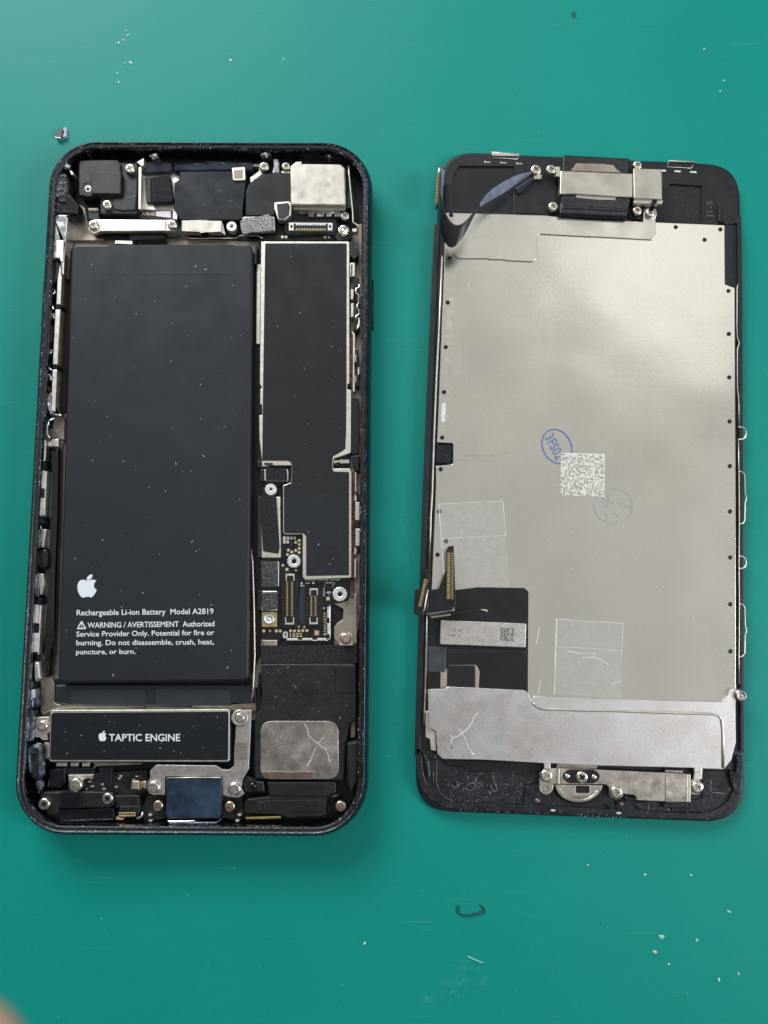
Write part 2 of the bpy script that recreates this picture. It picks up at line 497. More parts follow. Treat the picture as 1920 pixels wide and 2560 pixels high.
# ------------------------------------------------------------------ the work mat
def mat_workmat():
    m = bpy.data.materials.new('teal_rubber_mat'); m.use_nodes = True
    nt = m.node_tree; N = nt.nodes; K = nt.links; b = N['Principled BSDF']
    tc = N.new('ShaderNodeTexCoord')
    n1 = N.new('ShaderNodeTexNoise'); n1.inputs['Scale'].default_value = .35; n1.inputs['Detail'].default_value = 4
    n2 = N.new('ShaderNodeTexNoise'); n2.inputs['Scale'].default_value = 14; n2.inputs['Detail'].default_value = 6
    for n_ in (n1, n2): K.new(tc.outputs['Object'], n_.inputs['Vector'])
    rp = N.new('ShaderNodeValToRGB')
    rp.color_ramp.elements[0].position = .3; rp.color_ramp.elements[1].position = .7
    rp.color_ramp.elements[0].color = (.0008, .258, .212, 1); rp.color_ramp.elements[1].color = (.0015, .275, .225, 1)
    K.new(n1.outputs['Fac'], rp.inputs['Fac'])
    r2 = N.new('ShaderNodeValToRGB')                       # faint rubbed film of grime
    r2.color_ramp.elements[0].position = .58; r2.color_ramp.elements[1].position = .85
    r2.color_ramp.elements[0].color = (0, 0, 0, 1); r2.color_ramp.elements[1].color = (.25, .25, .25, 1)
    K.new(n2.outputs['Fac'], r2.inputs['Fac'])
    mx = N.new('ShaderNodeMix'); mx.data_type = 'RGBA'
    K.new(r2.outputs['Color'], mx.inputs[0]); K.new(rp.outputs['Color'], mx.inputs[6]); mx.inputs[7].default_value = (.08, .30, .27, 1)
    col = mx.outputs[2]
    for ang, sc_, off in ((.5, (.5, 26, 1), 3.1), (-.9, (.35, 30, 1), 9.7), (1.35, (.6, 24, 1), 17.3)):    # fine rubbed scratches
        mp = N.new('ShaderNodeMapping'); mp.inputs['Rotation'].default_value = (0, 0, ang); mp.inputs['Scale'].default_value = sc_; mp.inputs['Location'].default_value = (off, off, 0)
        ns = N.new('ShaderNodeTexNoise'); ns.inputs['Scale'].default_value = 1.0; ns.inputs['Detail'].default_value = 2
        K.new(tc.outputs['Object'], mp.inputs['Vector']); K.new(mp.outputs[0], ns.inputs['Vector'])
        rs = N.new('ShaderNodeValToRGB'); rs.color_ramp.elements[0].position = .715; rs.color_ramp.elements[1].position = .76
        rs.color_ramp.elements[1].color = (.3, .3, .3, 1)
        K.new(ns.outputs['Fac'], rs.inputs['Fac'])
        m3 = N.new('ShaderNodeMix'); m3.data_type = 'RGBA'
        K.new(rs.outputs['Color'], m3.inputs[0]); K.new(col, m3.inputs[6]); m3.inputs[7].default_value = (.10, .36, .32, 1)
        col = m3.outputs[2]
    n5 = N.new('ShaderNodeTexNoise'); n5.inputs['Scale'].default_value = 7; n5.inputs['Detail'].default_value = 8; n5.inputs['Roughness'].default_value = .7
    K.new(tc.outputs['Object'], n5.inputs['Vector'])
    r5 = N.new('ShaderNodeValToRGB'); r5.color_ramp.elements[0].position = .5; r5.color_ramp.elements[1].position = .62; r5.color_ramp.elements[1].color = (.5, .5, .5, 1)
    K.new(n5.outputs['Fac'], r5.inputs['Fac'])
    for (px, py), rad in ((P(1180, 2440, 0), .40), (P(1128, 2475, 0), .30), (P(1062, 2500, 0), .2)):   # chalky smudges
        di = N.new('ShaderNodeVectorMath'); di.operation = 'DISTANCE'; K.new(tc.outputs['Object'], di.inputs[0]); di.inputs[1].default_value = (px, py, 0)
        mr_ = N.new('ShaderNodeMapRange'); mr_.inputs['From Min'].default_value = 0; mr_.inputs['From Max'].default_value = rad; mr_.inputs['To Min'].default_value = 1; mr_.inputs['To Max'].default_value = 0
        K.new(di.outputs['Value'], mr_.inputs['Value'])
        mu = N.new('ShaderNodeMath'); mu.operation = 'MULTIPLY'; K.new(mr_.outputs[0], mu.inputs[0]); K.new(r5.outputs['Color'], mu.inputs[1])
        m4 = N.new('ShaderNodeMix'); m4.data_type = 'RGBA'
        K.new(mu.outputs[0], m4.inputs[0]); K.new(col, m4.inputs[6]); m4.inputs[7].default_value = (.10, .40, .36, 1)
        col = m4.outputs[2]
    K.new(col, b.inputs['Base Color'])
    b.inputs['Specular IOR Level'].default_value = .28
    mr = N.new('ShaderNodeMapRange'); mr.inputs['To Min'].default_value = .46; mr.inputs['To Max'].default_value = .60
    K.new(n1.outputs['Fac'], mr.inputs['Value']); K.new(mr.outputs[0], b.inputs['Roughness'])
    n3 = N.new('ShaderNodeTexNoise'); n3.inputs['Scale'].default_value = 45; n3.inputs['Detail'].default_value = 3
    K.new(tc.outputs['Object'], n3.inputs['Vector'])
    bp = N.new('ShaderNodeBump'); bp.inputs['Strength'].default_value = .12; bp.inputs['Distance'].default_value = .02
    K.new(n3.outputs['Fac'], bp.inputs['Height']); K.new(bp.outputs[0], b.inputs['Normal'])
    return m
MATM = mat_workmat()
wm = mesh('work_mat', [(-45, -35, -.2), (45, -35, -.2), (45, 45, -.2), (-45, 45, -.2), (-45, -35, 0), (45, -35, 0), (45, 45, 0), (-45, 45, 0)],
     [(4, 5, 6, 7), (0, 1, 5, 4), (1, 2, 6, 5), (2, 3, 7, 6), (3, 0, 4, 7)], MATM)
wm['kind'] = 'structure'; wm['label'] = 'smooth teal green work mat under both phone halves'

# ------------------------------------------------------------------ the opened phone body
base = P(505, 1240, 0.0)
PH = thing('phone_body', (base[0], base[1], 0), 'opened black phone body with battery, circuit board and modules exposed', 'phone')
rot = math.radians(-.3)
# the left, top and bottom outlines are seen at the shoulder of the rim, the right one at mid-height
l_, r_ = P(82, 1200, .56), P(927, 1200, .36)
t_, b_ = P(515, 356, .56), P(500, 2088, .56)
xl, xr, yt, yb = l_[0] - .035, r_[0], t_[1] + .035, b_[1] - .035
pcx, pcy = (xl + xr) / 2, (yt + yb) / 2
PHW, PHH = (xr - xl) / 2, (yt - yb) / 2
def ring(d): return rrect(pcx, pcy, PHW - d, PHH - d, max(.05, 1.0 - d), rot)
prof = [(.42, 0), (.2, .035), (.07, .12), (.012, .24), (0, .34), (.004, .44), (.03, .55), (.062, .6), (.075, .628), (.088, .636), (.102, .634), (.110, .614), (.13, .607), (.155, .608), (.185, .604), (.198, .585), (.204, .40), (.21, .10)]
vs, fs = [], []
for d, z in prof: vs += [(p.x, p.y, z) for p in ring(d)]
n = len(ring(0))
for k in range(len(prof) - 1):
    for i in range(n):
        j = (i + 1) % n
        fs.append((k * n + i, k * n + j, (k + 1) * n + j, (k + 1) * n + i))
fs.append(tuple(range(n - 1, -1, -1)))
hs = mesh('housing', vs, fs, ANOD, PH, True)
hs.data.materials.append(RIM); hs.data.materials.append(WALLM)
for k in range(len(prof) - 1):
    mi = 1 if 10 <= k <= 14 else (2 if k >= 15 else 0)
    for i in range(n): hs.data.polygons[k * n + i].material_index = mi
fl = mesh('housing_floor', [(p.x, p.y, .11) for p in ring(.205)], [tuple(range(n))], CAV, PH)
# crusty glue residue along the rim
def along(poly):
    L = []; tot = 0
    for i in range(len(poly)):
        e = (poly[(i + 1) % len(poly)] - poly[i]).length
        L.append((tot, e)); tot += e
    return L, tot
def scatter_ring(name, cnt, seed, dfun, zfun, smin, smax, mat_, elong=1.8):
    rg = random.Random(seed); vs, fs = [], []
    poly = ring(.0); L, tot = along(poly); n_ = len(poly)
    import bisect
    starts = [q[0] for q in L]
    waves = [(rg.uniform(.8, 2), rg.uniform(0, 6)), (rg.uniform(3, 6), rg.uniform(0, 6)), (rg.uniform(9, 15), rg.uniform(0, 6))]
    rings = {}
    for _ in range(cnt):
        a = rg.uniform(0, tot)
        clump = sum(math.sin(a * f_ + p_) for f_, p_ in waves)
        if rg.random() > .32 + .28 * clump: continue
        i = bisect.bisect_right(starts, a) - 1
        f = (a - L[i][0]) / max(L[i][1], 1e-6)
        d = dfun(rg); key = round(d, 3)
        if key not in rings: rings[key] = ring(key)
        q = rings[key]
        p = q[i] * (1 - f) + q[(i + 1) % n_] * f
        z = zfun(d)
        size = smin * (smax / smin) ** (rg.random() ** 2)
        th = rg.uniform(0, 6.28); D_ = Vector((math.cos(th), math.sin(th), 0)); T_ = Vector((-D_.y, D_.x, 0))
        e = rg.uniform(1, elong); c = Vector((p.x, p.y, z)); k = len(vs)
        vs += [c + D_ * size * e, c + T_ * size * rg.uniform(.4, .9) - D_ * size * .4, c - T_ * size * .7 - D_ * size * e * .5, c + Vector((0, 0, size * rg.uniform(.3, .9)))]
        fs += [(k, k + 1, k + 3), (k + 1, k + 2, k + 3), (k + 2, k, k + 3)]
    o = mesh(name, vs, fs, mat_, PH); o['kind'] = 'stuff'
    return o
GLUE = mat('dry_glue_crumbs', (.62, .63, .64), .4, vary=.6, vscale=30)
GLUED = mat('dark_glue_crumbs', (.035, .036, .04), .35, vary=.6, vscale=30)
scatter_ring('glue_residue', 5200, 7, lambda g: min(.122, max(.090, g.gauss(.104, .007))), lambda d: .630 if d < .106 else .613, .0035, .016, GLUE)
scatter_ring('glue_residue', 900, 8, lambda g: g.uniform(.125, .188), lambda d: .605, .004, .014, GLUED)
scatter_ring('glue_residue', 1600, 9, lambda g: min(.198, max(.12, g.gauss(.186, .010))), lambda d: .604, .0035, .017, GLUE)

for lo, hi in ((v('C', '150,460')[0], v('C', '140,970')[0]), (v('C', '120,1130')[0], v('C', '105,1640')[0])):
    a, b = P(lo[0], lo[1], .33), P(hi[0], hi[1], .33)
    x0 = pcx - PHW
    yo = lambda y: -(y - pcy) * math.sin(rot)
    pts = [(x0 + yo(a[1]) - .035, a[1]), (x0 + yo(b[1]) - .035, b[1])]
    bm_pts = [Vector((pts[0][0], pts[0][1])), Vector((pts[1][0], pts[1][1])), Vector((pts[1][0] + .12, pts[1][1])), Vector((pts[0][0] + .12, pts[0][1]))]
    vs, fs = prism_data([bm_pts], .24, .44, .02)
    mesh('volume_button', vs, fs, ANOD, PH)
lo, hi = v('X', '655,455')[0], v('X', '655,990')[0]
a, b = P(lo[0], lo[1], .33), P(hi[0], hi[1], .33)
x1 = pcx + PHW
bm_pts = [Vector((x1 - .1, b[1])), Vector((x1 + .05 , b[1])), Vector((x1 + .05, a[1])), Vector((x1 - .1, a[1]))]
vs, fs = prism_data([bm_pts], .24, .42, .02)
mesh('side_button', vs, fs, ANOD, PH)

# steel floor plate under the battery
prism('midplate', v('SRC', '120,600 135,575 640,585 700,560 905,560 905,1500 880,1700 640,1720 640,1800 110,1800 100,1740'), .11, .16, BEIGE, PH, .01)
prism('midplate_edge', v('G', '230,340 320,330 350,415 345,560 370,575 640,590 1659,600 1659,620 330,625 225,690 215,560'), .12, .27, BEIGE, PH, .02, 6)
prism('midplate_edge', v('H', '0,590 340,580 545,565 590,575 580,640 330,640 330,615 0,620'), .12, .26, BEIGE, PH, .01)
prism('midplate_edge', v('A', '340,780 440,770 460,740 440,640 500,680 520,800 690,985 380,985 390,880 350,850'), .12, .24, BEIGE, PH, .01)
prism('midplate_edge', v('F', '310,-40 480,-40 480,60 440,200 420,900 400,900 405,170 330,150 310,60'), .12, .22, BEIGE, PH, .01)

prism('side_gap_shade', v('C', '440,70 535,95 505,900 475,1400 458,1890 400,1935 395,1400 415,800'), .15, .235, CAV, PH, .01)  # black filler strip standing in for the dark open gap left of the battery
prism('side_gap_shade', v('SRC', '628,640 652,625 655,1400 650,1640 622,1700 600,1720 600,1000'), .15, .225, CAV, PH, .01)  # same dark filler for the shaded gap between battery and board
prism('lower_black_block', v('E', '300,2030 808,2030 808,1700 940,1720 942,1850 880,1895 850,1935 850,2112 290,2112'), .15, .225, CAV, PH, .01)  # black block covering the midplate below the board
prism('battery_gap_shade', v('SRC', '138,1698 626,1692 634,1718 136,1718'), .15, .21, CAV, PH)  # dark strip in place of the shadow along the battery's lower edge
# battery
bat = prism('battery', v('SRC', '178,611,20 632,609,20 622,1703,20 143,1708,20'), .17, .50, BATT, PH, .045)
bz = .5022
prism('battery_film', v('SRC', '271,613 585,612 585,686 271,687'), bz - .002, bz + .0012, BATT, bat)
prism('battery_flap', v('SRC', '139,1712 630,1712,8 633,1757 575,1759 480,1765 365,1766 362,1770 170,1764 146,1758 136,1750'), .17, .34, BATT, PH, .03)
prism('pull_tab', v('G', '490,440,12 1160,450,12 1160,580 1150,592 495,580'), .18, .3445, BATT2, PH, .004)
prism('pull_tab', v('Q', '760,1005,14 1375,1020,14 1375,1145 765,1140'), .18, .3447, BATT2, PH, .004)
def qtext(body, x0, y0, x1, y1, cap, name='printed_text'):
    a, b, t = v('Q', f'{x0},{y0} {x1},{y1} {x0},{y0 - cap}')
    return text(name, body, a, b, t, bz + .0035, WHITE, bat, bold=.011)
qtext('Rechargeable Li-ion Battery  Model A2819', 105, 393, 1240, 380, 45)
qtext('WARNING / AVERTISSEMENT  Authorized', 195, 496, 1248, 483, 44)
qtext('Service Provider Only. Potential for fire or', 103, 569, 1246, 555, 42)
qtext('burning. Do not disassemble, crush, heat,', 102, 641, 1243, 633, 42)
qtext('puncture, or burn.', 100, 715, 594, 712, 40)
prism('warning_triangle', v('Q', '104,508,8 146,433,8 187,506,8'), bz, bz + .0035, WHITE, bat, holes=[v('Q', '120,497 146,450 171,496')])
flat('warning_mark', v('Q', '141,458 151,458 148,480 144,480'), bz + .0036, WHITE, bat)
flat('warning_mark', circ('Q', 146, 488, 5, 8), bz + .0036, WHITE, bat)
APPLE = '190,104 175,100 155,97 135,102 120,118 112,140 111,165 116,195 128,220 143,240 157,246 172,243 188,238 205,239 220,244 235,240 250,222 262,202 271,182 258,172 250,158 248,143 251,125 262,113 268,108 255,99 238,96 222,98 205,103'
LEAF = '188,98 190,82 200,66 218,56 235,52 236,66 230,82 216,95 200,100'
def logo(name, f, z, parent):
    flat(name, [f(*p) for p in pts_of(APPLE)], z, WHITE, parent)
    flat(name, [f(*p) for p in pts_of(LEAF)], z, WHITE, parent)
q0 = VIEW['Q']
logo('printed_logo', lambda x, y: (q0[0] + x / q0[2], q0[1] + y / q0[2]), bz + .0035, bat)
specks('dust', v('SRC', '185,620 625,620 615,1690 155,1690'), 230, bz + .002, .0025, .016, DUST, bat, 11, elong=3)
tube('battery_edge_wire', v('E', '30,1150 45,1290 58,1700 66,2212') + v('H', '562,200 552,400 545,520'), .36, .02, STEEL, PH)

# logic board
brd = prism('logic_board', v('D', '110,70,20 1090,70,20') + v('E', '1012,210 1012,1450 1003,1600,30 985,1660,40 930,1704,30 812,1712 810,2062 124,2046 124,330 90,330 95,0'), .16, .27, PCB, PH, .006)
prism('board_shield', v('D', '140,100,14 1078,100,14 1078,1612 1056,1618 1056,1672 1097,1680') + v('E', '1016,205,8 935,234 848,262 838,280 838,345 850,362 1008,360,10 1022,400 1020,1440,14 562,1456,14 539,1430 539,1010 362,1010 346,990 346,528 424,500 434,330 410,284 138,284') + v('D', '122,2200 118,1950 150,1950 148,1835 128,1830 132,1670 150,1660 126,1612'), .2, .44, STEEL, brd, .008)
prism('shield_label', v('D', '182,120,10 1050,120,10 1047,1650 1043,2212') + v('E', '966,0 962,165 930,190 840,240 832,300 836,375 850,390 998,395 998,1415,10 574,1422,10 574,1030 548,1002 364,1000 354,985 354,534 428,502 438,330 415,282 140,280') + v('D', '160,1610'), .40, .446, STICK, brd, .004)
flat('label_overlap', v('E', '420,600 640,615 840,600 985,560 992,900 992,1400 585,1410 580,1020 550,990 372,988 362,700 365,560'), .4475, STICKB, brd)
code_print('code_print', v('E', '682,1126 880,1128 880,1320 680,1318'), 16, .4492, INKB, brd, 3)
specks('dust', v('SRC', '665,620 862,620 862,1480 770,1480'), 85, .4485, .0025, .015, DUST, brd, 12, elong=3, reject=lambda p: p.x < 715 and p.y > 1150 or p.y > 1335 and p.x < 770)
prism('shield_step', v('Z', '130,95 690,105,30 760,180 755,195 130,190'), .25, .432, STEEL, brd)
prism('shield_step', v('Z', '130,190 225,195 225,218 128,222'), .25, .40, TIN, brd)
prism('component', v('Z', '175,145 355,150 355,185 180,183'), .43, .442, CAV, brd)
prism('grounding_fork', v('E', '848,278 905,275 910,268 1000,270 1003,308 910,312 900,300 848,312'), .3, .36, STEEL, brd, .01)
prism('grounding_fork', v('E', '850,250 895,245 905,258 860,270'), .3, .37, BLKG, brd)
prism('grounding_fork', v('E', '850,312 905,314 900,330 855,336'), .3, .37, BLKG, brd)
# covered press connectors with foam pads
def cover(plate, foam, z, fm):
    c = prism('connector_cover', plate, .26, z, STEEL, brd, .012, 3)
    prism('foam_pad', foam, z - .005, z + .022, fm, c, .01)
cover(v('Z', '172,285,30 685,285,30 685,535,30 175,530,30'), v('Z', '200,258,20 650,275,20 668,520,20 210,520,20'), .40, FOAM)
cover(v('Z', '95,860 515,868,12 520,2165,20 120,2165,20'), v('Z', '92,850 425,845 445,1100 470,1500 505,1950 470,2075 150,2025 132,1800 100,1300'), .41, FOAM)
cover(v('AA', '100,165,12 395,165,12 395,598,12 95,600,12'), v('AA', '80,155,14 375,165,14 385,590,14 100,598,14'), .40, FOAMG)
cover(v('AA', '108,672,14 365,672,14 365,1020,14 90,1018,14'), v('AA', '95,705,14 372,690,20 380,985,20 110,1015,14'), .395, FOAMG)
prism('battery_flex', v('Z', '35,860 100,865 130,2165 30,2165'), .2, .36, BATT2, brd, .02)
prism('battery_flex', v('Z', '15,105 130,105 120,255 15,260'), .2, .33, BLK, brd, .02)
prism('battery_flex', v('Z', '85,275 175,275 175,545 80,550'), .2, .36, BLK, brd, .02)
prism('battery_flex', v('AA', '25,660 105,670 100,1015 20,1010'), .2, .34, BLK, brd, .02)
prism('standoff_seat', v('Z', '100,610,20 450,565,20 540,600 540,860 110,850,20'), .26, .30, FOAM, brd, .01)
standoff('Z', 310, 710, 122, .27, .40, brd, .26)
standoff('AA', 652, 160, 112, .26, .40, brd, .40)
standoff('AA', 1448, 730, 122, .26, .41, brd, .34)
sq = prism('gold_pad', box('AA', 100, 1036, 360, 1296), .26, .285, GOLD, brd, .006)
lathe('screw_post', 'AA', 218, 1160, [(100, .27), (98, .33), (80, .345), (62, .345), (46, .31), (30, .31), (24, .335), (10, .34)], TIN, brd, 20)
for x, y, r in ((920,1795,31),(845,1838,31),(920,1878,31),(918,1965,31),(845,2008,31),(918,2050,31),(760,2040,31),(688,2000,31),(670,2095,31)):
    prism('test_pad', circ('Z', x, y, r, 14), .268, .279, PALEG, brd)
for x, y, r in ((135,1365,27),(243,1365,18),(350,1365,28),(420,1365,26),(597,1362,26),(665,1362,26),(740,1362,26),(808,1358,26),(880,1358,26),(1165,970,22),(465,230,24),(690,318,22),(990,538,22)):
    prism('test_pad', circ('AA', x, y, r, 14), .268, .279, PALEG, brd)
for x, y, q in ((535, 300, 25), (1245, 805, 30), (1048, 1396, 26)):
    prism('test_pad', box('AA', x - q, y - q, x + q, y + q), .268, .281, PALEG, brd)
prism('pad_surround', box('AA', 1008, 1352, 1090, 1440), .265, .274, CERAM, brd)
for x0, y0, x1, y1 in ((577,1712,700,1780),(722,1712,850,1778),(578,1795,700,1862)):
    c = prism('capacitor', box('Z', x0, y0, x1, y1), .265, .315, TIN, brd, .006)
    prism('capacitor_body', box('Z', x0 + 32, y0 + 3, x1 - 32, y1 - 3), .27, .319, CERAM, c, .003)
prism('capacitor', box('Z', 722, 1800, 786, 1925), .265, .31, BATT2, brd, .006)
prism('slotted_pad', v('AA', '465,1375,38 550,1375,38 548,1492,38 468,1492,38'), .26, .30, TIN, brd, .006, holes=[v('AA', '495,1400 522,1400 522,1460 497,1460')])
for x0, y0, x1, y1 in ((532,1492,720,1530),(798,1490,972,1528),(1055,1490,1210,1528),(1230,950,1276,1142),(1230,1236,1272,1425),(850,472,1025,488),(1055,472,1240,488),(1270,472,1450,488)):
    prism('shield_clip', box('AA', x0, y0, x1, y1), .26, .33, TIN, brd, .006)
tube('shield_rail', v('AA', '525,1525 1230,1530 1275,1500 1280,1440 1282,920'), .315, .012, STEEL, brd)
rgc = random.Random(4)
cells = []
for x, y, w_, h_ in [(1205,530,16,22),(1235,530,14,22),(1265,530,14,22),(1295,530,14,22),(1325,535,16,16),(1352,535,16,16),(1325,562,14,16),(1352,562,14,16),(1185,575,14,14),(1185,600,14,14),(1323,600,14,18),(1172,640,26,26),(1172,680,26,20),(1172,716,26,26),(1172,752,26,30),(1205,700,16,16),(1245,698,30,38),(1280,698,20,38),(1265,735,14,14),(788,540,22,36),(870,540,14,20),(910,540,26,20),(785,582,24,24),(825,582,14,26),(1155,855,14,16),(1155,885,12,12)]:
    prism('chip_component', box('AA', x - w_ / 2, y - h_ / 2, x + w_ / 2, y + h_ / 2), .265, .295, TIN, brd)
prism('chip', box('AA', 1215, 575, 1300, 660), .265, .31, BLKG, brd, .004)
prism('board_film', v('AA', '780,600 850,600 850,1280 740,1200 735,900'), .266, .276, BATT2, brd)
def connector(view, gasket, body, x0, x1, ya, yb, wd, npin, z, horiz=False, capmat=None):
    g = gasket
    c = prism('board_connector', body, .26, z, BLKG, brd, .006, 3)
    prism('foam_gasket', gasket, .26, z - .012, FOAM, c, .02, 14)
    for x in (x0, x1):
        if horiz: contact_row(view, ya, x, yb, x, wd, npin, z + .008, c)
        else: contact_row(view, x, ya, x, yb, wd, npin, z + .008, c)
    return c
c = connector('AA', v('AA', '440,345 520,325 700,330 755,370 750,560 715,700 705,900 735,1150 730,1250 700,1305 480,1325 430,1290 420,1200 440,900 415,650'), v('AA', '515,378 668,378 655,1258 500,1258'), 537, 622, 515, 1118, 34, 25, .34)
for y0, y1 in ((380, 500), (1132, 1256)):
    xa = 512 if y0 < 800 else 500
    prism('end_cap', v('AA', f'{xa},{y0} {xa + 152},{y0} {xa + 152},{y1} {xa + 134},{y1} {xa + 130},{y0 + 34} {xa + 22},{y0 + 34} {xa + 18},{y1} {xa},{y1}') if y0 < 800 else v('AA', f'{xa},{y0} {xa + 18},{y0} {xa + 22},{y1 - 30} {xa + 134},{y1 - 30} {xa + 138},{y0} {xa + 156},{y0} {xa + 156},{y1} {xa},{y1}'), .3, .352, STEEL, c, .004)
c = connector('AA', v('AA', '865,560 1140,545 1160,600 1155,1000 1160,1260 1120,1305 890,1300 855,1260 860,900'), v('AA', '925,628 1068,628 1062,1252 918,1250'), 955, 1028, 758, 1118, 34, 15, .34)
for y0, y1 in ((630, 745), (1135, 1250)):
    xa = 925 if y0 < 800 else 920
    prism('end_cap', v('AA', f'{xa},{y0} {xa + 142},{y0} {xa + 142},{y1} {xa + 126},{y1} {xa + 122},{y0 + 32} {xa + 22},{y0 + 32} {xa + 18},{y1} {xa},{y1}') if y0 < 800 else v('AA', f'{xa},{y0} {xa + 18},{y0} {xa + 22},{y1 - 30} {xa + 122},{y1 - 30} {xa + 126},{y0} {xa + 142},{y0} {xa + 142},{y1} {xa},{y1}'), .3, .352, STEEL, c, .004)
a, b, t = v('AA', '588,1466 800,1466 588,1402'); text('printed_text', '1522', a, b, t, .2755, GOLDP, brd, .01)
a, b, t = v('AA', '1165,1040 1165,1440 1213,1040'); text('printed_text', '62374919', a, b, t, .2755, GOLDP, brd, .01)
a, b, t = v('AA', '712,1318 760,1318 712,1272'); text('printed_text', '9', a, b, t, .2755, GOLDP, brd, .01)
a, b, t = v('AA', '812,1318 855,1318 812,1272'); text('printed_text', '4', a, b, t, .2755, GOLDP, brd, .01)

# ------------------------------------------------------------------ top of the phone body: camera, antenna parts, brackets
prism('top_tray', v('A', '385,180 1400,220 1659,210') + v('B', '480,210 860,210 1390,250 1480,640 1490,900 1280,985 560,985') + v('A', '1300,960 560,960 440,780 380,560'), .11, .2, CAV, PH, .01)
ant = prism('antenna_module', v('A', '440,245,20 1000,250,30 988,738,14 640,736 640,600 620,572 440,562,20'), .16, .44, BLK, PH, .025)
prism('module_block', v('A', '437,224,30 800,224,30 838,262,20 836,330 830,566 437,566,30'), .3, .50, BLK, ant, .03)
prism('module_pad', v('A', '556,340,14 843,338,14 838,548,14 556,545,14'), .46, .545, BLK, ant, .02)
prism('module_step', v('A', '760,580,10 985,560,10 975,700,14 835,705,10 770,690'), .4, .465, BLK, ant, .02)
screw('A', 925, 312, 48, .5, PH, .4); screw('A', 710, 652, 47, .48, PH, .9)
lathe('screw_well', 'A', 530, 500, [(70, .505), (64, .5045), (52, .44), (48, .43)], CAV, ant, 20)
screw('A', 533, 508, 40, .48, PH, .2)
prism('side_strip', v('A', '1005,290 1032,290 1024,690 1002,690'), .2, .46, STEEL, PH, .005)
prism('cover_sheet', v('A', '1032,345 1130,335 1390,330 1390,420 1345,445 1340,690 1372,735 1370,790 1310,780 1310,705 1165,700 1030,690'), .16, .30, STEEL, PH, .01)
fb = prism('foam_block', v('A', '1118,388,8 1300,368,8 1328,610,8 1122,630,8'), .25, .44, FOAM, PH, .015)
prism('foam_block', v('A', '1060,392 1118,388 1122,630 1075,625'), .2, .36, BLK, PH, .01)
prism('dark_flex', v('A', '1005,695 1320,700 1320,790 1250,790 900,770 900,745 1000,740'), .16, .33, PCB, PH, .008)
a, b, t = v('A', '1035,748 1165,748 1035,722'); text('printed_text', 'A70-02', a, b, t, .3345, GOLDP, PH, .008)
prism('pink_label', v('A', '1168,708,10 1308,706,10 1310,772,10 1230,762 1170,755'), .31, .34, PINKL, PH, .004)
prism('antenna_bar', v('A', '1040,235,10 1320,245,10 1325,325 1290,340 1045,352'), .2, .40, BARB, PH, .03)
prism('antenna_bar', v('A', '1335,245 1659,250') + v('B', '0,235 480,245 500,260 490,320 300,325 0,322') + v('A', '1659,325 1330,330'), .2, .42, BARB, PH, .035)
tube('bar_edge', v('A', '1340,262 1660,266') + v('B', '60,258 440,262'), .425, .012, WALLM, PH)
cm = prism('black_chip_module', v('A', '1395,338 1659,335') + v('B', '0,333 300,333 430,322 428,455 400,700 400,790 0,792') + v('A', '1400,790 1375,760 1340,690 1345,440 1390,430'), .2, .43, STICKB, PH, .012)
pd = prism('contact_tab', v('B', '300,300,10 425,290,10 428,415,20 310,420,20'), .4, .47, STEEL, PH, .01)
prism('tab_center', v('B', '318,322 405,318 402,400 322,402'), .45, .474, CERAM, pd)
prism('chip_label', v('B', '0,675 385,675 380,780 0,782') , .42, .434, PCB, cm)
specks('dust', v('B', '60,360 400,400 380,700 0,760'), 40, .433, .004, .014, DUST, cm, 21)
prism('shield_bracket', v('A', '1408,796,6 1659,796') + v('B', '0,796 208,800,6 205,905,6 0,905') + v('A', '1659,905 1410,900,6'), .3, .45, CAN, PH, .015)
prism('bracket_flap', v('B', '208,802 225,870 240,930 205,912'), .3, .42, CHROME, PH)
standoff('B', 297, 850, 48, .25, .42, PH, .36, 0)
prism('pad_plate', v('B', '398,762,16 702,758,16 706,893,16 395,900,16'), .3, .415, STEEL, PH, .01)
prism('granular_pad', v('B', '378,805 420,768 555,758 640,733 690,765 690,885 560,905 480,905 405,928 385,880'), .4, .45, GRAN, PH, .012)
prism('camera_flex', v('B', '430,745 432,530 455,470,20 510,405,20 600,362,20 700,352 850,352 850,640 705,622 700,750'), .25, .43, STICK, PH, .012)
flat('flex_patch', v('B', '552,605,14 690,600 690,735 640,728 552,750'), .4325, FLEX, PH)
prism('flex_fold', v('B', '700,625 840,615 862,650 855,745 800,790 735,785 700,690'), .3, .47, STEEL, PH, .01)
prism('flex_fold', v('B', '722,640 832,628 848,660 838,740 790,778 738,770'), .45, .485, BATT2, PH, .01)
cc = prism('camera_can', v('B', '850,285,10 905,240,8 960,235 966,260 1330,264,20 1368,300,16 1378,655,8 852,650,8'), .2, .57, CAN, PH, .03)
prism('can_skirt', v('B', '880,655 1372,655 1368,700 886,690'), .2, .45, STEEL, PH, .01)
prism('camera_base', v('B', '870,690 1330,690 1330,790 880,790'), .15, .30, BLK, PH, .01)
for x0, x1 in ((1018, 1072), (1095, 1168), (1185, 1240), (1262, 1322)):
    prism('spring_contact', box('B', x0, 708, x1, 762), .28, .36, CHROME if x0 != 1018 else BEIGE, PH, .015)
tube('contact_bar', v('B', '935,725 1320,728'), .345, .012, STEEL, PH)
dc = prism('display_connector', v('B', '835,815 1250,818 1250,895 838,893'), .2, .40, STEEL, PH, .006)
prism('connector_core', v('B', '846,822 1242,825 1242,888 848,886'), .38, .408, STICKB, dc, .004)
prism('foam_gasket', v('B', '790,790,30 1280,785,30 1300,860 1280,935,30 1100,915 830,930,30 795,900'), .2, .385, FOAM, dc, .02)
contact_row('B', 905, 832, 1190, 834, 18, 19, .416, dc, TIN); contact_row('B', 905, 878, 1190, 880, 18, 19, .416, dc, GOLD)
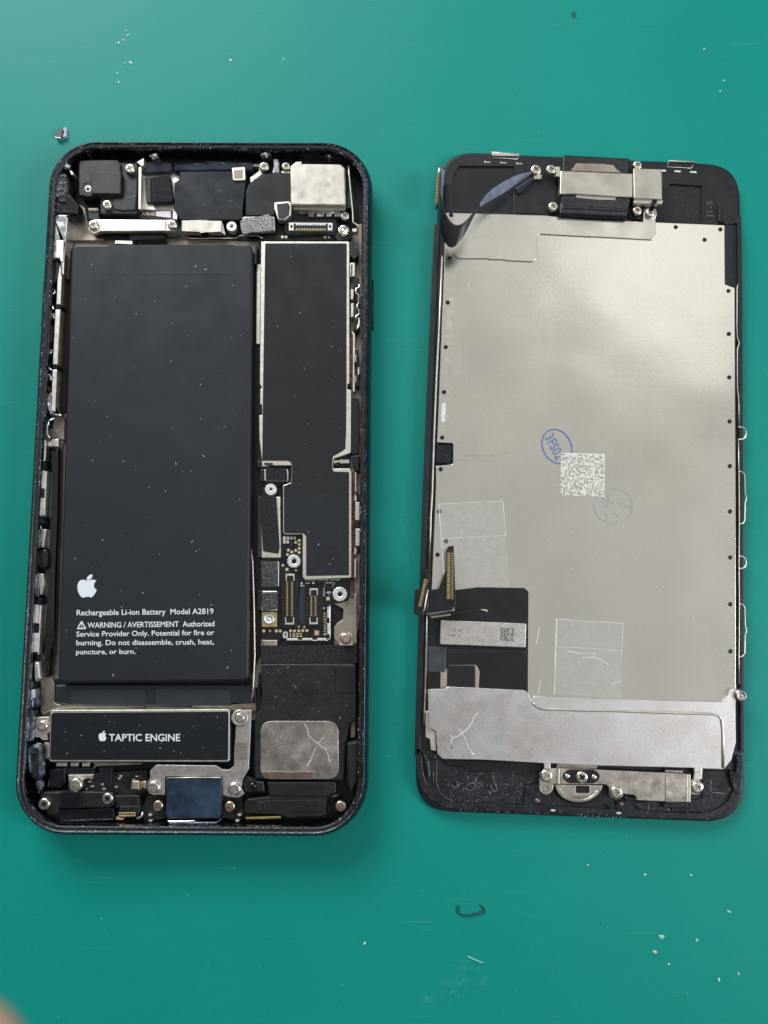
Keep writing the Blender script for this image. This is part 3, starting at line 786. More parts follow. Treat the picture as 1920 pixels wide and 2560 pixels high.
for xa in (842, 1206):
    prism('end_cap', v('B', f'{xa},820 {xa + 40},820 {xa + 40},888 {xa},888'), .39, .413, STEEL, dc, .004, holes=[v('B', f'{xa + 10},838 {xa + 30},838 {xa + 30},868 {xa + 10},868')])
for x in (776, 812, 1178, 1215): prism('test_pad', circ('B', x, 950, 13, 12), .2, .31, PALEG, PH)
prism('lower_flex', v('B', '560,930 830,935 1100,920 1270,940 1270,985 600,985 560,960'), .2, .30, PCB, PH, .01)
screw('B', 605, 292, 47, .42, PH, .3); screw('B', 812, 290, 42, .40, PH, .8); screw('B', 1366, 757, 43, .40, PH, .75)
prism('spring_clip', v('B', '682,210,14 740,205,20 750,250 748,352 682,350 690,280'), .25, .41, CHROME, PH, .03)
prism('spring_clip', v('B', '760,330 850,330 850,355 768,350'), .25, .38, STEEL, PH, .01)
prism('clip_plate', v('B', '470,390 555,330 552,290 460,290 450,260 560,262 620,340 560,380 500,435 472,438'), .2, .34, STEEL, PH, .012)
kn = lathe('slotted_screw', 'B', 1353, 886, [(57, .3), (57, .40), (50, .425), (30, .43), (22, .41), (14, .41), (8, .42)], SCREW, PH, 22)
for a_ in (.5, 2.2, 3.9, 5.4):
    prism('screw_slot', band('B', [(1353 + 34 * math.cos(a_), 886 + 34 * math.sin(a_)), (1353 + 56 * math.cos(a_), 886 + 56 * math.sin(a_))], 12), .42, .432, CAV, kn)
prism('screw_seat', v('B', '1280,900 1330,945 1400,945 1430,880 1430,960 1390,985 1300,985 1265,950'), .2, .36, BLK, PH, .015)
prism('antenna_contact', v('B', '1432,872,4 1482,868,4 1485,906 1436,906'), .3, .42, STEEL, PH, .015)
tube('antenna_wire', v('B', '1402,282 1405,360 1418,500 1440,720 1442,815 1490,845 1482,890'), .44, .02, STEEL, PH, 8)
prism('wall_block', v('B', '1390,520 1420,520 1425,680 1385,680'), .2, .46, BLK, PH, .01)
# shards of glass and solder at the rim
for vw, x, y, sz, sd in (('A', 1150, 180, 60, 1), ('B', 610, 165, 55, 2), ('B', 1215, 180, 32, 3), ('A', 325, 285, 48, 4), ('A', 520, 165, 14, 5)):
    rg = random.Random(sd); lump = []
    for i in range(9):
        a_ = 2 * math.pi * i / 9
        lump.append((x + sz * rg.uniform(.55, 1.1) * math.cos(a_), y + sz * .6 * rg.uniform(.55, 1.1) * math.sin(a_)))
    ox, oy, k = VIEW[vw]
    o = prism('glue_lump', [(ox + p[0] / k, oy + p[1] / k) for p in lump], .35, .56, CHROME, PH, .05)
prism('glue_patch', v('A', '215,350 330,345 355,470 330,640 250,640 200,560'), .4, .585, mat('melted_black_glue', (.01, .011, .014), .25, bump=1.0, bscale=9, vary=.5), PH, .05, 20)
prism('corner_fill', v('A', '180,560 350,540 440,640 430,745 330,745 190,735'), .3, .56, BLKG, PH, .05, 10)
prism('corner_clip', v('A', '350,320 380,330 400,372 365,365'), .3, .58, STEEL, PH, .02)
prism('corner_clip', v('A', '985,245 1055,205 1055,280 1030,285'), .3, .50, STEEL, PH, .015)
prism('spring_block', v('A', '525,690 635,690 635,790 530,790'), .2, .36, BLK, PH, .02)
for i in range(5): tube('coil_spring', v('A', f'{535 + i * 19},682 {548 + i * 19},706'), .38, .014, STEEL, PH)
br = prism('cross_bracket', v('A', '640,785,6 1265,790,6 1330,785,40 1382,838,40 1330,895,40 1265,896 640,900 580,930,40 530,880,40 525,840,40 580,785,40'), .36, .45, STEEL, PH, .012)
prism('bracket_raise', v('A', '640,786 1262,790 1262,895 640,899'), .40, .472, STEEL, br, .015)
screw('A', 580, 842, 50, .465, PH, .5); screw('A', 1325, 838, 47, .465, PH, .2)
prism('bracket_lower_board', v('A', '540,880 900,905 1260,900 1260,985 900,965 600,950'), .16, .30, PCB, PH, .01)  # dark board strip below the cross bracket
prism('tape_fold', v('A', '905,905 1240,905 1250,975 920,988'), .2, .36, BLKG, PH, .02)
tube('board_edge', v('A', '1290,960 1659,965') + v('B', '0,960 340,965 375,940 540,940 590,965'), .3, .014, BEIGE, PH)
prism('lug', v('A', '785,985 945,990 945,1020 780,1015'), .2, .40, STEEL, PH, .005)

# ------------------------------------------------------------------ left side wall
prism('side_rail', v('A', '190,742 330,742 340,770 300,1131') + v('C', '455,0 440,385 400,385 398,215 330,205 296,165 300,0') , .2, .55, CHROME, PH, .03)
prism('side_rail', v('C', '355,0 440,0 432,240 405,240 395,200 350,195'), .3, .57, STEEL, PH, .01)
prism('wall_recess', v('C', '285,215 395,215 370,460 290,470 275,400'), .2, .5, BLKG, PH, .05, 20)
for st in ('398,260 418,410 405,712 355,712 368,430', '345,770 402,770 370,1375 316,1375', '312,1435 365,1435 345,1900 300,1890'):
    prism('button_bracket', v('C', st), .2, .50, STEEL, PH, .012)
for st in ('350,712 405,712 402,770 345,770', '320,1378 368,1378 364,1435 314,1435'):
    prism('bracket_gap', v('C', st), .2, .44, BLK, PH, .01)
for st in ('340,545 340,582 306,605 300,700 325,772', '272,800 300,805 328,830 328,880', '306,1210 300,1250 272,1268 270,1400 300,1440', '240,1480 285,1490 297,1520 297,1560', '240,1500 240,1610', '285,480 270,700'):
    tube('button_spring', v('C', st), .47, .022, CHROME, PH)
for st in ('245,945 320,940 310,1140 245,1135', '235,1600 300,1640 290,1680 240,1660', '275,420 350,400 345,470 300,480'):
    prism('wall_hole', v('C', st), .2, .52, CAV, PH, .01, 10)
prism('rail_end', v('C', '245,1690 310,1650 345,1900 430,1930 400,1960 330,1950 280,1940 240,1800'), .2, .47, CHROME, PH, .06, 15)
prism('rail_end', v('C', '330,1960 450,1950 445,2212 400,2212 360,2140 310,2060'), .15, .26, BEIGE, PH, .02)
tube('clip_loop', v('C', '340,1965 275,2000 258,2060 262,2150 285,2195'), .46, .02, CHROME, PH)
prism('wall_panel', v('F', '245,60 305,80 295,285 250,310 240,200'), .2, .50, CHROME, PH, .04, 8)
prism('corner_clip', v('F', '310,80 425,60 420,150 330,145'), .15, .36, STEEL, PH, .03)
bar = prism('antenna_flex_bar', v('F', '330,165,20 425,150,20 415,800 390,1400 385,1700 360,2212') + v('G', '330,60 300,330,20 240,325,20 255,0') + v('F', '262,2212 275,1640 290,1200 320,600'), .15, .36, BLKG, PH, .07)
for st in ('240,380 275,380 265,555 230,555', '228,650 262,650 250,828 215,828', '185,1705 218,1705 210,1890 175,1890', '172,1985 208,1985 200,2175 160,2175'):
    prism('wall_clip', v('F', st), .3, .53, TIN, PH, .01)
for st in ('282,385 306,385 286,822 268,822', '235,1710 252,1710 226,2200 210,2200', '262,960 300,960 290,1030 270,1140 250,1140', '230,1400 270,1400 280,1500 250,1610 235,1600'):
    prism('rail_strip', v('F', st), .2, .47, STEEL, PH, .01)
for st in ('225,560 270,560 262,645 220,645', '240,310 300,300 280,380 235,375', '215,835 255,840 285,900 270,915 210,880', '190,1900 210,1905 208,1980 172,1975', '215,1640 255,1640 240,1700 195,1690'):
    prism('wall_hole', v('F', st), .2, .505, CAV, PH, .01, 5)
prism('rubber_plug', v('F', '190,1160,30 300,1150,30 318,1200 312,1330 270,1370,30 200,1320'), .2, .46, BLKG, PH, .05)
prism('wall_panel', v('F', '208,915 250,920 262,960 240,1140 200,1140'), .2, .49, WALLM, PH, .03)
prism('wall_panel', v('F', '190,1380 235,1390 225,1640 180,1620'), .2, .49, WALLM, PH, .03)
prism('wall_panel', v('G', '165,190 210,200 225,350 170,380 160,300'), .2, .48, STEEL, PH, .04)
prism('wall_clip', v('G', '135,450 165,445 165,520 130,545'), .3, .53, TIN, PH, .015)
prism('wall_lump', v('G', '165,430 215,440 215,600 130,640 125,560'), .2, .46, WALLM, PH, .07, 20)
prism('wall_lump', v('G', '100,930 245,930 245,1240 180,1280 110,1230 95,1080'), .2, .52, WALLM, PH, .08, 25)
prism('wall_lump', v('G', '165,1260 235,1250 240,1370 190,1400'), .2, .46, WALLM, PH, .06, 15)
prism('corner_wall', v('G', '95,600 165,640 150,920 100,930'), .2, .50, WALLM, PH, .05)

# ------------------------------------------------------------------ right side wall
for st in ('420,250 476,250 474,398 455,405 425,402', '430,545 460,545 458,655 430,655', '432,700 461,700 458,852 430,852', '437,1010 455,1012 476,1040 476,1280 470,1350 475,1678 450,1678 452,1060', '478,1270 490,1272 490,1352 477,1350', '508,1405 526,1412 526,1490 505,1492', '480,1495 492,1500 488,1580 478,1578'):
    prism('wall_bracket', v('X', st), .2, .42, STEEL, PH, .008)
prism('slot_hole', v('X', '432,270 448,268 445,395 432,395'), .3, .425, CAV, PH)
prism('rusty_strip', v('X', '415,1085 446,1085 446,1660 414,1600'), .2, .34, RUST, PH, .008)
prism('wall_cutout', v('X', '462,420,30 520,410,30 525,960 500,1020,20 450,1000 470,880 490,700 450,520'), .2, .40, CAV, PH, .01)
prism('wall_cutout', v('X', '490,1210,10 512,1210,10 510,1400 525,1500 520,1620 488,1620'), .2, .41, CAV, PH, .01)
tube('button_spring', v('X', '522,480 522,530 486,540 486,585 515,608 518,700 502,720 500,755 520,780 520,825 488,845 484,885'), .47, .02, CHROME, PH)
tube('button_spring', v('X', '520,860 522,960 500,990 510,930'), .47, .015, STEEL, PH)
prism('antenna_line', v('D', '1100,90 1170,100 1175,250,30 1130,300,30 1085,250 1090,120'), .2, .46, BLK, PH, .015)
a, b, t = v('D', '1140,105 1140,165 1165,105'); text('printed_text', 'M', a, b, t, .4625, DARKINK, PH)
prism('wall_panel', v('D', '1097,1760 1180,1770 1185,2212') + v('E', '1098,0 1090,210 1030,230 1020,200'), .2, .44, STICK, PH, .01)
prism('wall_block', v('E', '1028,235 1098,225 1100,390 1060,380 1030,330'), .2, .45, BLK, PH, .02)
prism('rusty_strip', v('E', '1024,390 1052,390 1050,1000 1042,1640 1012,1640 1022,1450'), .2, .33, RUST, PH, .008)
for st in ('1055,400 1070,400 1072,590 1055,600', '1052,600 1075,640 1072,690 1050,680', '1058,692 1102,692 1102,872 1056,872', '1060,955 1104,955 1102,1126 1060,1126', '1050,1130 1075,1160 1070,1195 1050,1220', '1050,1260 1070,1260 1068,1440 1048,1440'):
    prism('wall_bracket', v('E', st), .2, .42, STEEL, PH, .008)
for st in ('1070,600 1095,610 1098,685 1080,690', '1062,870 1105,862 1105,950 1065,950', '1075,1130 1100,1140 1098,1190 1075,1195'):
    prism('wall_cutout', v('E', st), .2, .43, CAV, PH, .01, 5)
prism('side_spacer', v('D', '92,340 136,345 126,1190 85,1190'), .16, .33, STEEL, PH, .01)
prism('side_spacer', v('D', '70,115 95,140 90,340 66,340'), .16, .42, BLK, PH, .01)
for st in ('130,1672 151,1672 151,1832 128,1832', '124,1950 150,1950 146,2160 120,2160'):
    prism('shield_clip', v('D', st), .2, .40, TIN, PH, .008)

# ------------------------------------------------------------------ bracket, loudspeaker, bottom of the phone body
bp = prism('ground_bracket', v('E', '985,1665 1076,1585 1076,2085 1030,2105,30 900,2100,40 850,2040,30 848,1930,30 880,1890 935,1850,20 942,1750,20 860,1702'), .2, .31, BEIGE, PH, .01)
prism('bracket_tab', v('E', '900,2110 905,1985,40 1030,1985,40 1038,2110'), .28, .34, STEEL, PH, .008)
screw('E', 966, 2040, 56, .37, PH, .35, SMC)
prism('grounding_tab', v('E', '140,2055 288,2055 282,2112 160,2112'), .2, .33, BEIGE, PH, .01)
spk = prism('loudspeaker', v('H', '640,212,16 1460,212,24 1482,240 1482,720 1425,765,20 1390,930 1370,1272 560,1252 565,690 612,620,20 626,480 620,250'), .16, .42, DUSTBLK, PH, .03)
prism('speaker_gasket', v('H', '620,55 1492,45 1495,215 618,215'), .16, .33, FOAM, PH, .02)
prism('speaker_panel', v('H', '1286,232,10 1476,232,30 1478,480 1310,480,20 1288,460'), .38, .431, BLK, spk, .012)
sp = prism('speaker_plate', v('H', '616,730,110 1320,730,110 1322,1256,100 616,1256,100'), .38, .432, GREYM2, spk, .01)
flat('copper_strip', v('H', '624,1192 900,1188 1090,1192 1090,1245 700,1250 650,1245'), .4345, BROWN, sp)
for st, wd in (('1005,745 1040,800 1050,860 1090,900 1140,938 1165,962 1205,985 1225,1030 1235,1085', 9), ('1140,938 1160,905 1190,880', 8), ('1205,985 1240,965', 7), ('1120,960 1095,1020 1065,1090', 8), ('1070,1080 1040,1138 1030,1125', 16), ('630,1188 800,1186 900,1192 1000,1185 1110,1188', 5), ('1235,1085 1250,1100', 14)):
    flat('scratch', band('H', pts_of(st), wd), .4362, TIN, sp)
specks('dust', v('H', '640,230 1460,230 1470,720 640,720'), 70, .4225, .0022, .012, DUST, spk, 31, elong=3)
specks('dust', v('H', '640,750 1300,750 1300,1180 640,1180'), 90, .4342, .003, .012, DUST, sp, 32)
prism('brown_pad', v('H', '1428,735,14 1475,720,20 1475,880 1425,890,14'), .2, .36, BROWN, PH, .02)
prism('speaker_frame', v('H', '565,1100 600,640 625,600 605,300 575,560 558,1240'), .16, .3, CAV, PH)
prism('side_wall_pad', v('H', '1395,925,20 1500,910 1505,1000 1490,1280 1430,1390 1395,1270'), .2, .52, DUSTBLK, PH, .04)
ab = prism('antenna_bracket', v('H', '672,1276,20 1300,1276,20 1302,1380 1225,1440,30 1212,1572 1180,1590 860,1600 800,1575 475,1562,30 462,1480,30 500,1432,30 690,1412'), .16, .40, BLK, PH, .025)
prism('bracket_ridge', v('H', '680,1282,14 1296,1282,14 1290,1375 1220,1410 700,1400'), .38, .43, BLK, ab, .015)
prism('bracket_ridge', v('H', '545,1450,30 1190,1440,30 1190,1550 600,1548,30'), .38, .415, BLK, ab, .008)
for x, y, z in ((1231, 1347, .432), (625, 1497, .417)):
    lathe('boss', 'H', x, y, [(33, z), (30, z + .006), (24, z + .006), (21, z - .01), (10, z - .01)], BLK, ab, 18)
for o_ in (0, 22):
    tube('bracket_lip', v('H', f'{1340 - o_},1380 {1265 - o_},1425 {1250 - o_},1560'), .425, .012, BLKG, PH)
screw('H', 1340, 1497, 50, .44, PH, .6, SMC)
prism('contact_strip', v('H', '480,1598 800,1588 795,1608 490,1618'), .2, .40, GOLD, PH, .008)
prism('seal_block', v('H', '455,1300,20 490,1210,20 560,1262 650,1275 660,1375 480,1378,20'), .16, .38, BLK, PH, .04)
lathe('shiny_ball', 'H', 545, 1322, [(44, .36), (40, .40), (30, .425), (16, .44), (5, .443)], BLKG, PH, 18)
tp = prism('vibration_motor', v('SRC', '126,1775,6 574,1773,6 573.5,1905,6 122.5,1904.5,6'), .16, .465, STEEL, PH, .012)
prism('motor_label', v('SRC', '128.5,1782,8 571.5,1779,6 570,1900.5,8 125,1900,6'), .44, .4715, STICK, tp, .004)
a, b, t = v('G', '838,911 1480,911 838,848'); text('printed_text', 'TAPTIC ENGINE', a, b, t, .475, WHITE, tp, .014)
def glf(x, y):
    u = (x - 111) / 160; w_ = (y - 52) / 194
    return (40 + (745 + u * 70) / 3.6065, 1600 + (818 + w_ * 95) / 3.6065)
logo('printed_logo', glf, .475, tp)
specks('dust', v('SRC', '128,1784 565,1784 565,1898 128,1898'), 70, .4735, .0035, .012, DUST, tp, 33)
for x0, x1 in ((365, 455), (490, 560), (595, 660)):
    prism('motor_clip', box('G', x0, 1106, x1, 1140), .2, .33, STEEL, PH, .008)
prism('motor_edge', v('G', '330,1100 1135,1108 1130,1120 720,1140 700,1165 690,1105'), .2, .29, BEIGE, PH, .006)
prism('motor_lug', v('G', '178,695,8 300,692,8 305,830 280,850 285,905 240,905 210,880 160,880 175,800'), .2, .40, STEEL, PH, .012)
screw('G', 240, 775, 50, .42, PH, .5)
prism('motor_frame', v('G', '255,920 300,930 300,1060 270,1080 258,1000'), .2, .36, STEEL, PH, .01)
# long grounding bracket across the charging port
gb = prism('grounding_bracket', v('Y', '440,155,60 1170,165 1250,212 1330,217,30 1388,170,30 1395,-40') + v('H', '395,790 400,700 400,632 536,630 530,775 522,960 512,1165,10 455,1262,16 445,1330 470,1390 420,1425,40 330,1415 278,1400 275,1240') + v('Y', '1250,300 550,300 547,525,10 390,527,50 322,440,40 330,380 364,318 364,230,60'), .36, .43, GREYM, PH, .01)
lathe('washer', 'H', 430, 702, [(75, .42), (75, .448), (62, .455), (55, .445), (40, .445)], GREYM, PH, 24)
screw('H', 430, 702, 45, .455, PH, .3)
for i in range(12):
    flat('wear_line', box('H', 392 - i * .4, 928 + i * 13, 498 - i * .6, 933 + i * 13), .4335, BROWN, gb)
screw('Y', 410, 432, 82, .45, PH, .2); screw('Y', 1398, 450, 82, .45, PH, .5)
screw('Y', 466, 652, 64, .42, PH, .7, SMC); screw('Y', 1342, 660, 64, .42, PH, .2, SMC)
port = prism('charging_port', v('Y', '557,312,10 1240,305,14 1252,330 1228,770,30 1205,815 570,822,20 552,760'), .16, .47, NAVY, PH, .04)
prism('port_lip', v('Y', '572,835,8 1200,832 1240,795,8 1235,830 1180,872 600,872,8'), .2, .46, CHROME, PH, .02)
tube('port_edge', v('Y', '560,318 850,312 1230,308'), .475, .012, STEEL, PH)
prism('port_board', v('Y', '330,540 550,535 555,810 300,860 250,700 300,600') , .14, .26, PCBG, PH, .01)
prism('port_board', v('Y', '1250,540 1500,520 1500,760 1400,830 1240,800') , .14, .26, PCBG, PH, .01)
prism('side_board', v('G', '600,1200 880,1195 1180,1170 1195,1360 1120,1390 700,1380 600,1340'), .14, .25, PCBG, PH, .01)
rgx = random.Random(77)
for i in range(22):
    x, y = rgx.uniform(620, 1160), rgx.uniform(1210, 1340)
    prism('chip_component', box('G', x, y, x + rgx.uniform(16, 34), y + rgx.uniform(10, 20)), .25, .275, rgx.choice((TIN, BLK, CERAM, BLK)), PH)
prism('contact_clip', v('G', '1045,1268 1110,1270 1112,1350 1035,1345'), .3, .39, STEEL, PH, .015)
prism('contact_clip', v('G', '1112,1282 1145,1272 1140,1330 1120,1362 1108,1350'), .3, .40, GOLD, PH, .015)
prism('contact_clip', v('G', '1146,1272 1175,1275 1170,1345 1142,1335'), .3, .385, STEEL, PH, .015)
lb = prism('corner_bracket', v('G', '245,1368,20 590,1362 880,1372,60 885,1512,50 600,1515 385,1522 375,1570 300,1585 215,1500 215,1400'), .16, .40, BLK, PH, .03)
prism('bracket_panel', v('G', '395,1368 585,1368 585,1516 395,1518'), .38, .425, BLKG, lb, .012)
prism('bracket_panel', v('G', '610,1362,10 880,1372,50 885,1505,50 610,1505'), .38, .43, BLK, lb, .03)
screw('G', 258, 1476, 54, .43, PH, .4); screw('G', 828, 1426, 51, .46, PH, .8); screw('G', 540, 1306, 64, .40, PH, .1)
prism('screw_tab', v('G', '470,1215 700,1212 690,1235 600,1260 590,1345 480,1345'), .2, .33, STEEL, PH, .01)
prism('plastic_block', v('G', '885,1400,16 1110,1395,16 1115,1500 890,1515'), .16, .38, BLK, PH, .03)
prism('plastic_block', v('G', '935,1500 1122,1492 1115,1560 1080,1590 1078,1548 930,1552'), .16, .42, BLK, PH, .02)
prism('gold_contact', v('G', '925,1552 1078,1548 1080,1592 915,1592'), .2, .40, GOLD, PH, .02)
prism('gold_contact', v('G', '900,1600 970,1605 960,1625 900,1620'), .2, .37, CERAM, PH, .01)
tube('contact_loop', v('G', '1090,1610 1130,1590 1145,1550'), .4, .02, STEEL, PH)
prism('lower_shelf', v('G', '260,1535 880,1510 895,1600 880,1625 420,1640 300,1590'), .14, .32, BLKG, PH, .03)
prism('inner_frame', v('G', '300,1170 440,1150 450,1290 400,1340 280,1330'), .14, .33, BLKG, PH, .03)
prism('flex_strip', v('G', '740,1150 870,1145 860,1330 800,1340'), .14, .30, STICKB, PH, .02)
prism('flex_strip', v('G', '450,1148 690,1150 715,1210 450,1215'), .14, .28, STICKB, PH, .02)
for vw, x, y in (('Y', 365, 770), ('Y', 370, 840), ('Y', 1455, 770), ('Y', 1430, 840)):
    prism('contact_clip', [(p[0], p[1]) for p in circ(vw, x, y, 34, 7, 22)], .25, .38, BEIGE, PH, .03)

# ------------------------------------------------------------------ the removed display assembly
def mat_plate():
    m = bpy.data.materials.new('display_back_plate'); m.use_nodes = True
    nt = m.node_tree; N = nt.nodes; K = nt.links; b = N['Principled BSDF']
    tc = N.new('ShaderNodeTexCoord')
    b.inputs['Metallic'].default_value = 1
    n1 = N.new('ShaderNodeTexNoise'); n1.inputs['Scale'].default_value = .55; n1.inputs['Detail'].default_value = 5
    n2 = N.new('ShaderNodeTexNoise'); n2.inputs['Scale'].default_value = 30; n2.inputs['Detail'].default_value = 4
    n4 = N.new('ShaderNodeTexNoise'); n4.inputs['Scale'].default_value = .38; n4.inputs['Detail'].default_value = 1.5
    for q in (n1, n2, n4): K.new(tc.outputs['Object'], q.inputs['Vector'])
    rp = N.new('ShaderNodeValToRGB')
    rp.color_ramp.elements[0].position = .32; rp.color_ramp.elements[1].position = .66
    rp.color_ramp.elements[0].color = (.70, .67, .605, 1); rp.color_ramp.elements[1].color = (.745, .715, .645, 1)
    K.new(n1.outputs['Fac'], rp.inputs['Fac'])
    # fine grid of raised dimples
    sp_ = N.new('ShaderNodeSeparateXYZ'); mp = N.new('ShaderNodeMapping'); mp.inputs['Rotation'].default_value = (0, 0, math.radians(2.4)); mp.inputs['Scale'].default_value = (6.8, 6.8, 6.8)
    K.new(tc.outputs['Object'], mp.inputs['Vector']); K.new(mp.outputs[0], sp_.inputs[0])
    def M2(op, a, b_=None):
        q = N.new('ShaderNodeMath'); q.operation = op
        for i, x in enumerate((a, b_)):
            if x is None: continue
            if isinstance(x, (int, float)): q.inputs[i].default_value = x
            else: K.new(x, q.inputs[i])
        return q.outputs[0]
    fx = M2('SUBTRACT', M2('FRACT', sp_.outputs[0]), .5); fy = M2('SUBTRACT', M2('FRACT', sp_.outputs[1]), .5)
    d2 = M2('ADD', M2('MULTIPLY', fx, fx), M2('MULTIPLY', fy, fy))
    dot = M2('LESS_THAN', d2, .009)
    mx = N.new('ShaderNodeMix'); mx.data_type = 'RGBA'
    K.new(M2('MULTIPLY', dot, .22), mx.inputs[0]); K.new(rp.outputs['Color'], mx.inputs[6]); mx.inputs[7].default_value = (.92, .89, .82, 1)
    K.new(mx.outputs[2], b.inputs['Base Color'])
    mr = N.new('ShaderNodeMapRange'); mr.inputs['From Min'].default_value = .3; mr.inputs['From Max'].default_value = .7
    mr.inputs['To Min'].default_value = .21; mr.inputs['To Max'].default_value = .26
    K.new(n1.outputs['Fac'], mr.inputs['Value']); K.new(mr.outputs[0], b.inputs['Roughness'])
    b1 = N.new('ShaderNodeBump'); b1.inputs['Strength'].default_value = .05; b1.inputs['Distance'].default_value = .02
    K.new(n2.outputs['Fac'], b1.inputs['Height'])
    b2 = N.new('ShaderNodeBump'); b2.inputs['Strength'].default_value = .3; b2.inputs['Distance'].default_value = .25
    K.new(n4.outputs['Fac'], b2.inputs['Height']); K.new(b1.outputs[0], b2.inputs['Normal'])
    K.new(b2.outputs[0], b.inputs['Normal'])
    return m
PLATE = mat_plate()
PLATE2 = mat('overlay_plate', (.70, .675, .61), .3, 1, vary=.06, vscale=1.3, bump=.05, bscale=30, rvary=.05)
SHLD = mat('home_shield_steel', (.70, .685, .675), .42, 1, vary=.08, vscale=1.6, bump=.35, bscale=60, rvary=.08, rgb2=(.62, .545, .515), speck=(95, .56, (.80, .78, .78)))
HOMEB = mat('worn_home_bracket', (.62, .555, .49), .36, 1, vary=.22, vscale=4, bump=.2, bscale=14, rvary=.14)
def mat_tape():
    m = bpy.data.materials.new('clear_tape'); m.use_nodes = True
    nt = m.node_tree; N = nt.nodes; K = nt.links; b = N['Principled BSDF']
    b.inputs['Base Color'].default_value = (.8, .8, .8, 1); b.inputs['Roughness'].default_value = .3
    tc = N.new('ShaderNodeTexCoord'); nz = N.new('ShaderNodeTexNoise'); nz.inputs['Scale'].default_value = 9; nz.inputs['Detail'].default_value = 8
    K.new(tc.outputs['Object'], nz.inputs['Vector'])
    mr = N.new('ShaderNodeMapRange'); mr.inputs['From Min'].default_value = .45; mr.inputs['From Max'].default_value = .7
    mr.inputs['To Min'].default_value = .05; mr.inputs['To Max'].default_value = .14
    K.new(nz.outputs['Fac'], mr.inputs['Value']); K.new(mr.outputs[0], b.inputs['Alpha'])
    return m
TAPE = mat_tape()
TAPEE = mat('tape_edge', (.72, .71, .67), .4, vary=.15, vscale=6)

dbase = P(1455, 1230, 0)
DS = thing('display_assembly', (dbase[0], dbase[1], 0), 'removed phone screen lying face down, silver back plate upward', 'phone screen')
outline = v('SRC', '1100,381,88 1847,416,90 1858,2056,98 1036,2025,96')
ow = world(rnd(outline, 0, 10), .08)
prof = [(.05, 0), (.012, .02), (0, .05), (0, .10), (.012, .13), (.03, .145), (.07, .15)]
vs, fs = [], []; n = len(ow)
for d, z in prof: vs += [(p.x, p.y, z) for p in inset(ow, d)]
for k in range(len(prof) - 1):
    for i in range(n):
        j = (i + 1) % n
        fs.append((k * n + i, k * n + j, (k + 1) * n + j, (k + 1) * n + i))
fs.append(tuple((len(prof) - 1) * n + i for i in range(n))); fs.append(tuple(range(n - 1, -1, -1)))
fr = mesh('bezel_frame', vs, fs, DISPB, DS)
# raised lips of the bezel
def lip(name, pts, z, wd, m=DISPB, r=6, bev=.012):
    return prism(name, band('SRC', pts, wd), .12, z, m, DS, bev)
lip('bezel_lip', [(1093, 560), (1085, 720), (1063, 1260), (1046, 1800), (1044, 1890)], .20, 14)
lip('bezel_lip', [(1848, 540), (1851, 700), (1853, 1100), (1855, 1500), (1856, 1880)], .20, 10)
bl = [(1048, 1890), (1050, 1930), (1066, 1975), (1098, 2003), (1150, 2016), (1330, 2022), (1500, 2030), (1700, 2040), (1760, 2040), (1806, 2026), (1836, 1990), (1848, 1940), (1850, 1890)]
lip('bezel_lip', [tuple(q) for q in smooth_path(bl)], .21, 16, DISPW)
# top bezel moulding with two recesses
top = v('I', '310,170,60 480,108,40 1370,132') + v('J', '-60,150 600,180 830,190 1170,220,90 1490,420,90 1520,600 1512,780 1400,795 730,770') + v('I', '900,700 880,690 215,670 205,400')
prism('top_moulding', top, .12, .19, DISPB, DS, .01, 0, holes=[v('I', '345,215 890,218 872,678 285,645 290,290'), v('J', '842,392 1165,412 1155,765 832,752')])
prism('recess_floor', v('I', '340,210 895,214 876,682 280,650 285,285'), .12, .156, STICK, DS)
prism('window_floor', v('J', '838,388 1168,408 1158,768 828,756'), .12, .1535, PCBG, DS)
prism('inner_panel', v('I', '885,495 1190,490,14 1200,560 1190,690 880,680'), .15, .205, DISPB, DS, .008)
prism('inner_wall', v('I', '1060,150,14 1360,165 1345,340 1300,360 1200,345 1060,340'), .15, .165, CAV, DS)
prism('label_box', v('J', '1212,548,14 1285,550,14 1282,740 1205,738'), .17, .2, DISPB, DS, .008, 0)
a, b, t = v('J', '1268,728 1268,562 1214,728'); text('embossed_text', 'J1-5', a, b, t, .2045, mat('embossed_grey', (.10, .105, .115), .4), DS, .0)
prism('side_post', v('J', '1325,590,14 1365,585,14 1362,730 1440,765 1400,790 1330,760'), .17, .24, DISPB, DS, .02)
prism('side_strip', v('J', '1396,800 1474,802 1476,1400 1400,1400 1395,1380'), .14, .245, DISPB, DS, .015)
for x, y in ((628, 178), (785, 185), (940, 193)):
    prism('slot', v('I', f'{x - 30},{y - 9},8 {x + 30},{y - 7},8 {x + 30},{y + 9},8 {x - 30},{y + 7},8'), .18, .2, CHROME, DS, .004)
for x, y in ((780, 262), (925, 268), (1080, 276)):
    prism('slot', v('J', f'{x - 32},{y - 11},8 {x + 32},{y - 8},8 {x + 32},{y + 11},8 {x - 32},{y + 8},8'), .18, .2, CHROME, DS, .004)
for vw, ring_ in (('I', '668,82 945,98 925,150 685,138'), ('J', '838,165 1112,178 1055,240 818,226')):
    q = v(vw, ring_)
    q3 = [q[0] + (.23,), q[1] + (.23,), q[2] + (.2,), q[3] + (.2,)]
    tube('latch_frame', q3, .2, .009, STEEL, DS, 6, True)
    prism('latch_tongue', q, .13, .188, BLKG if vw == 'J' else GREYM, DS, .01)

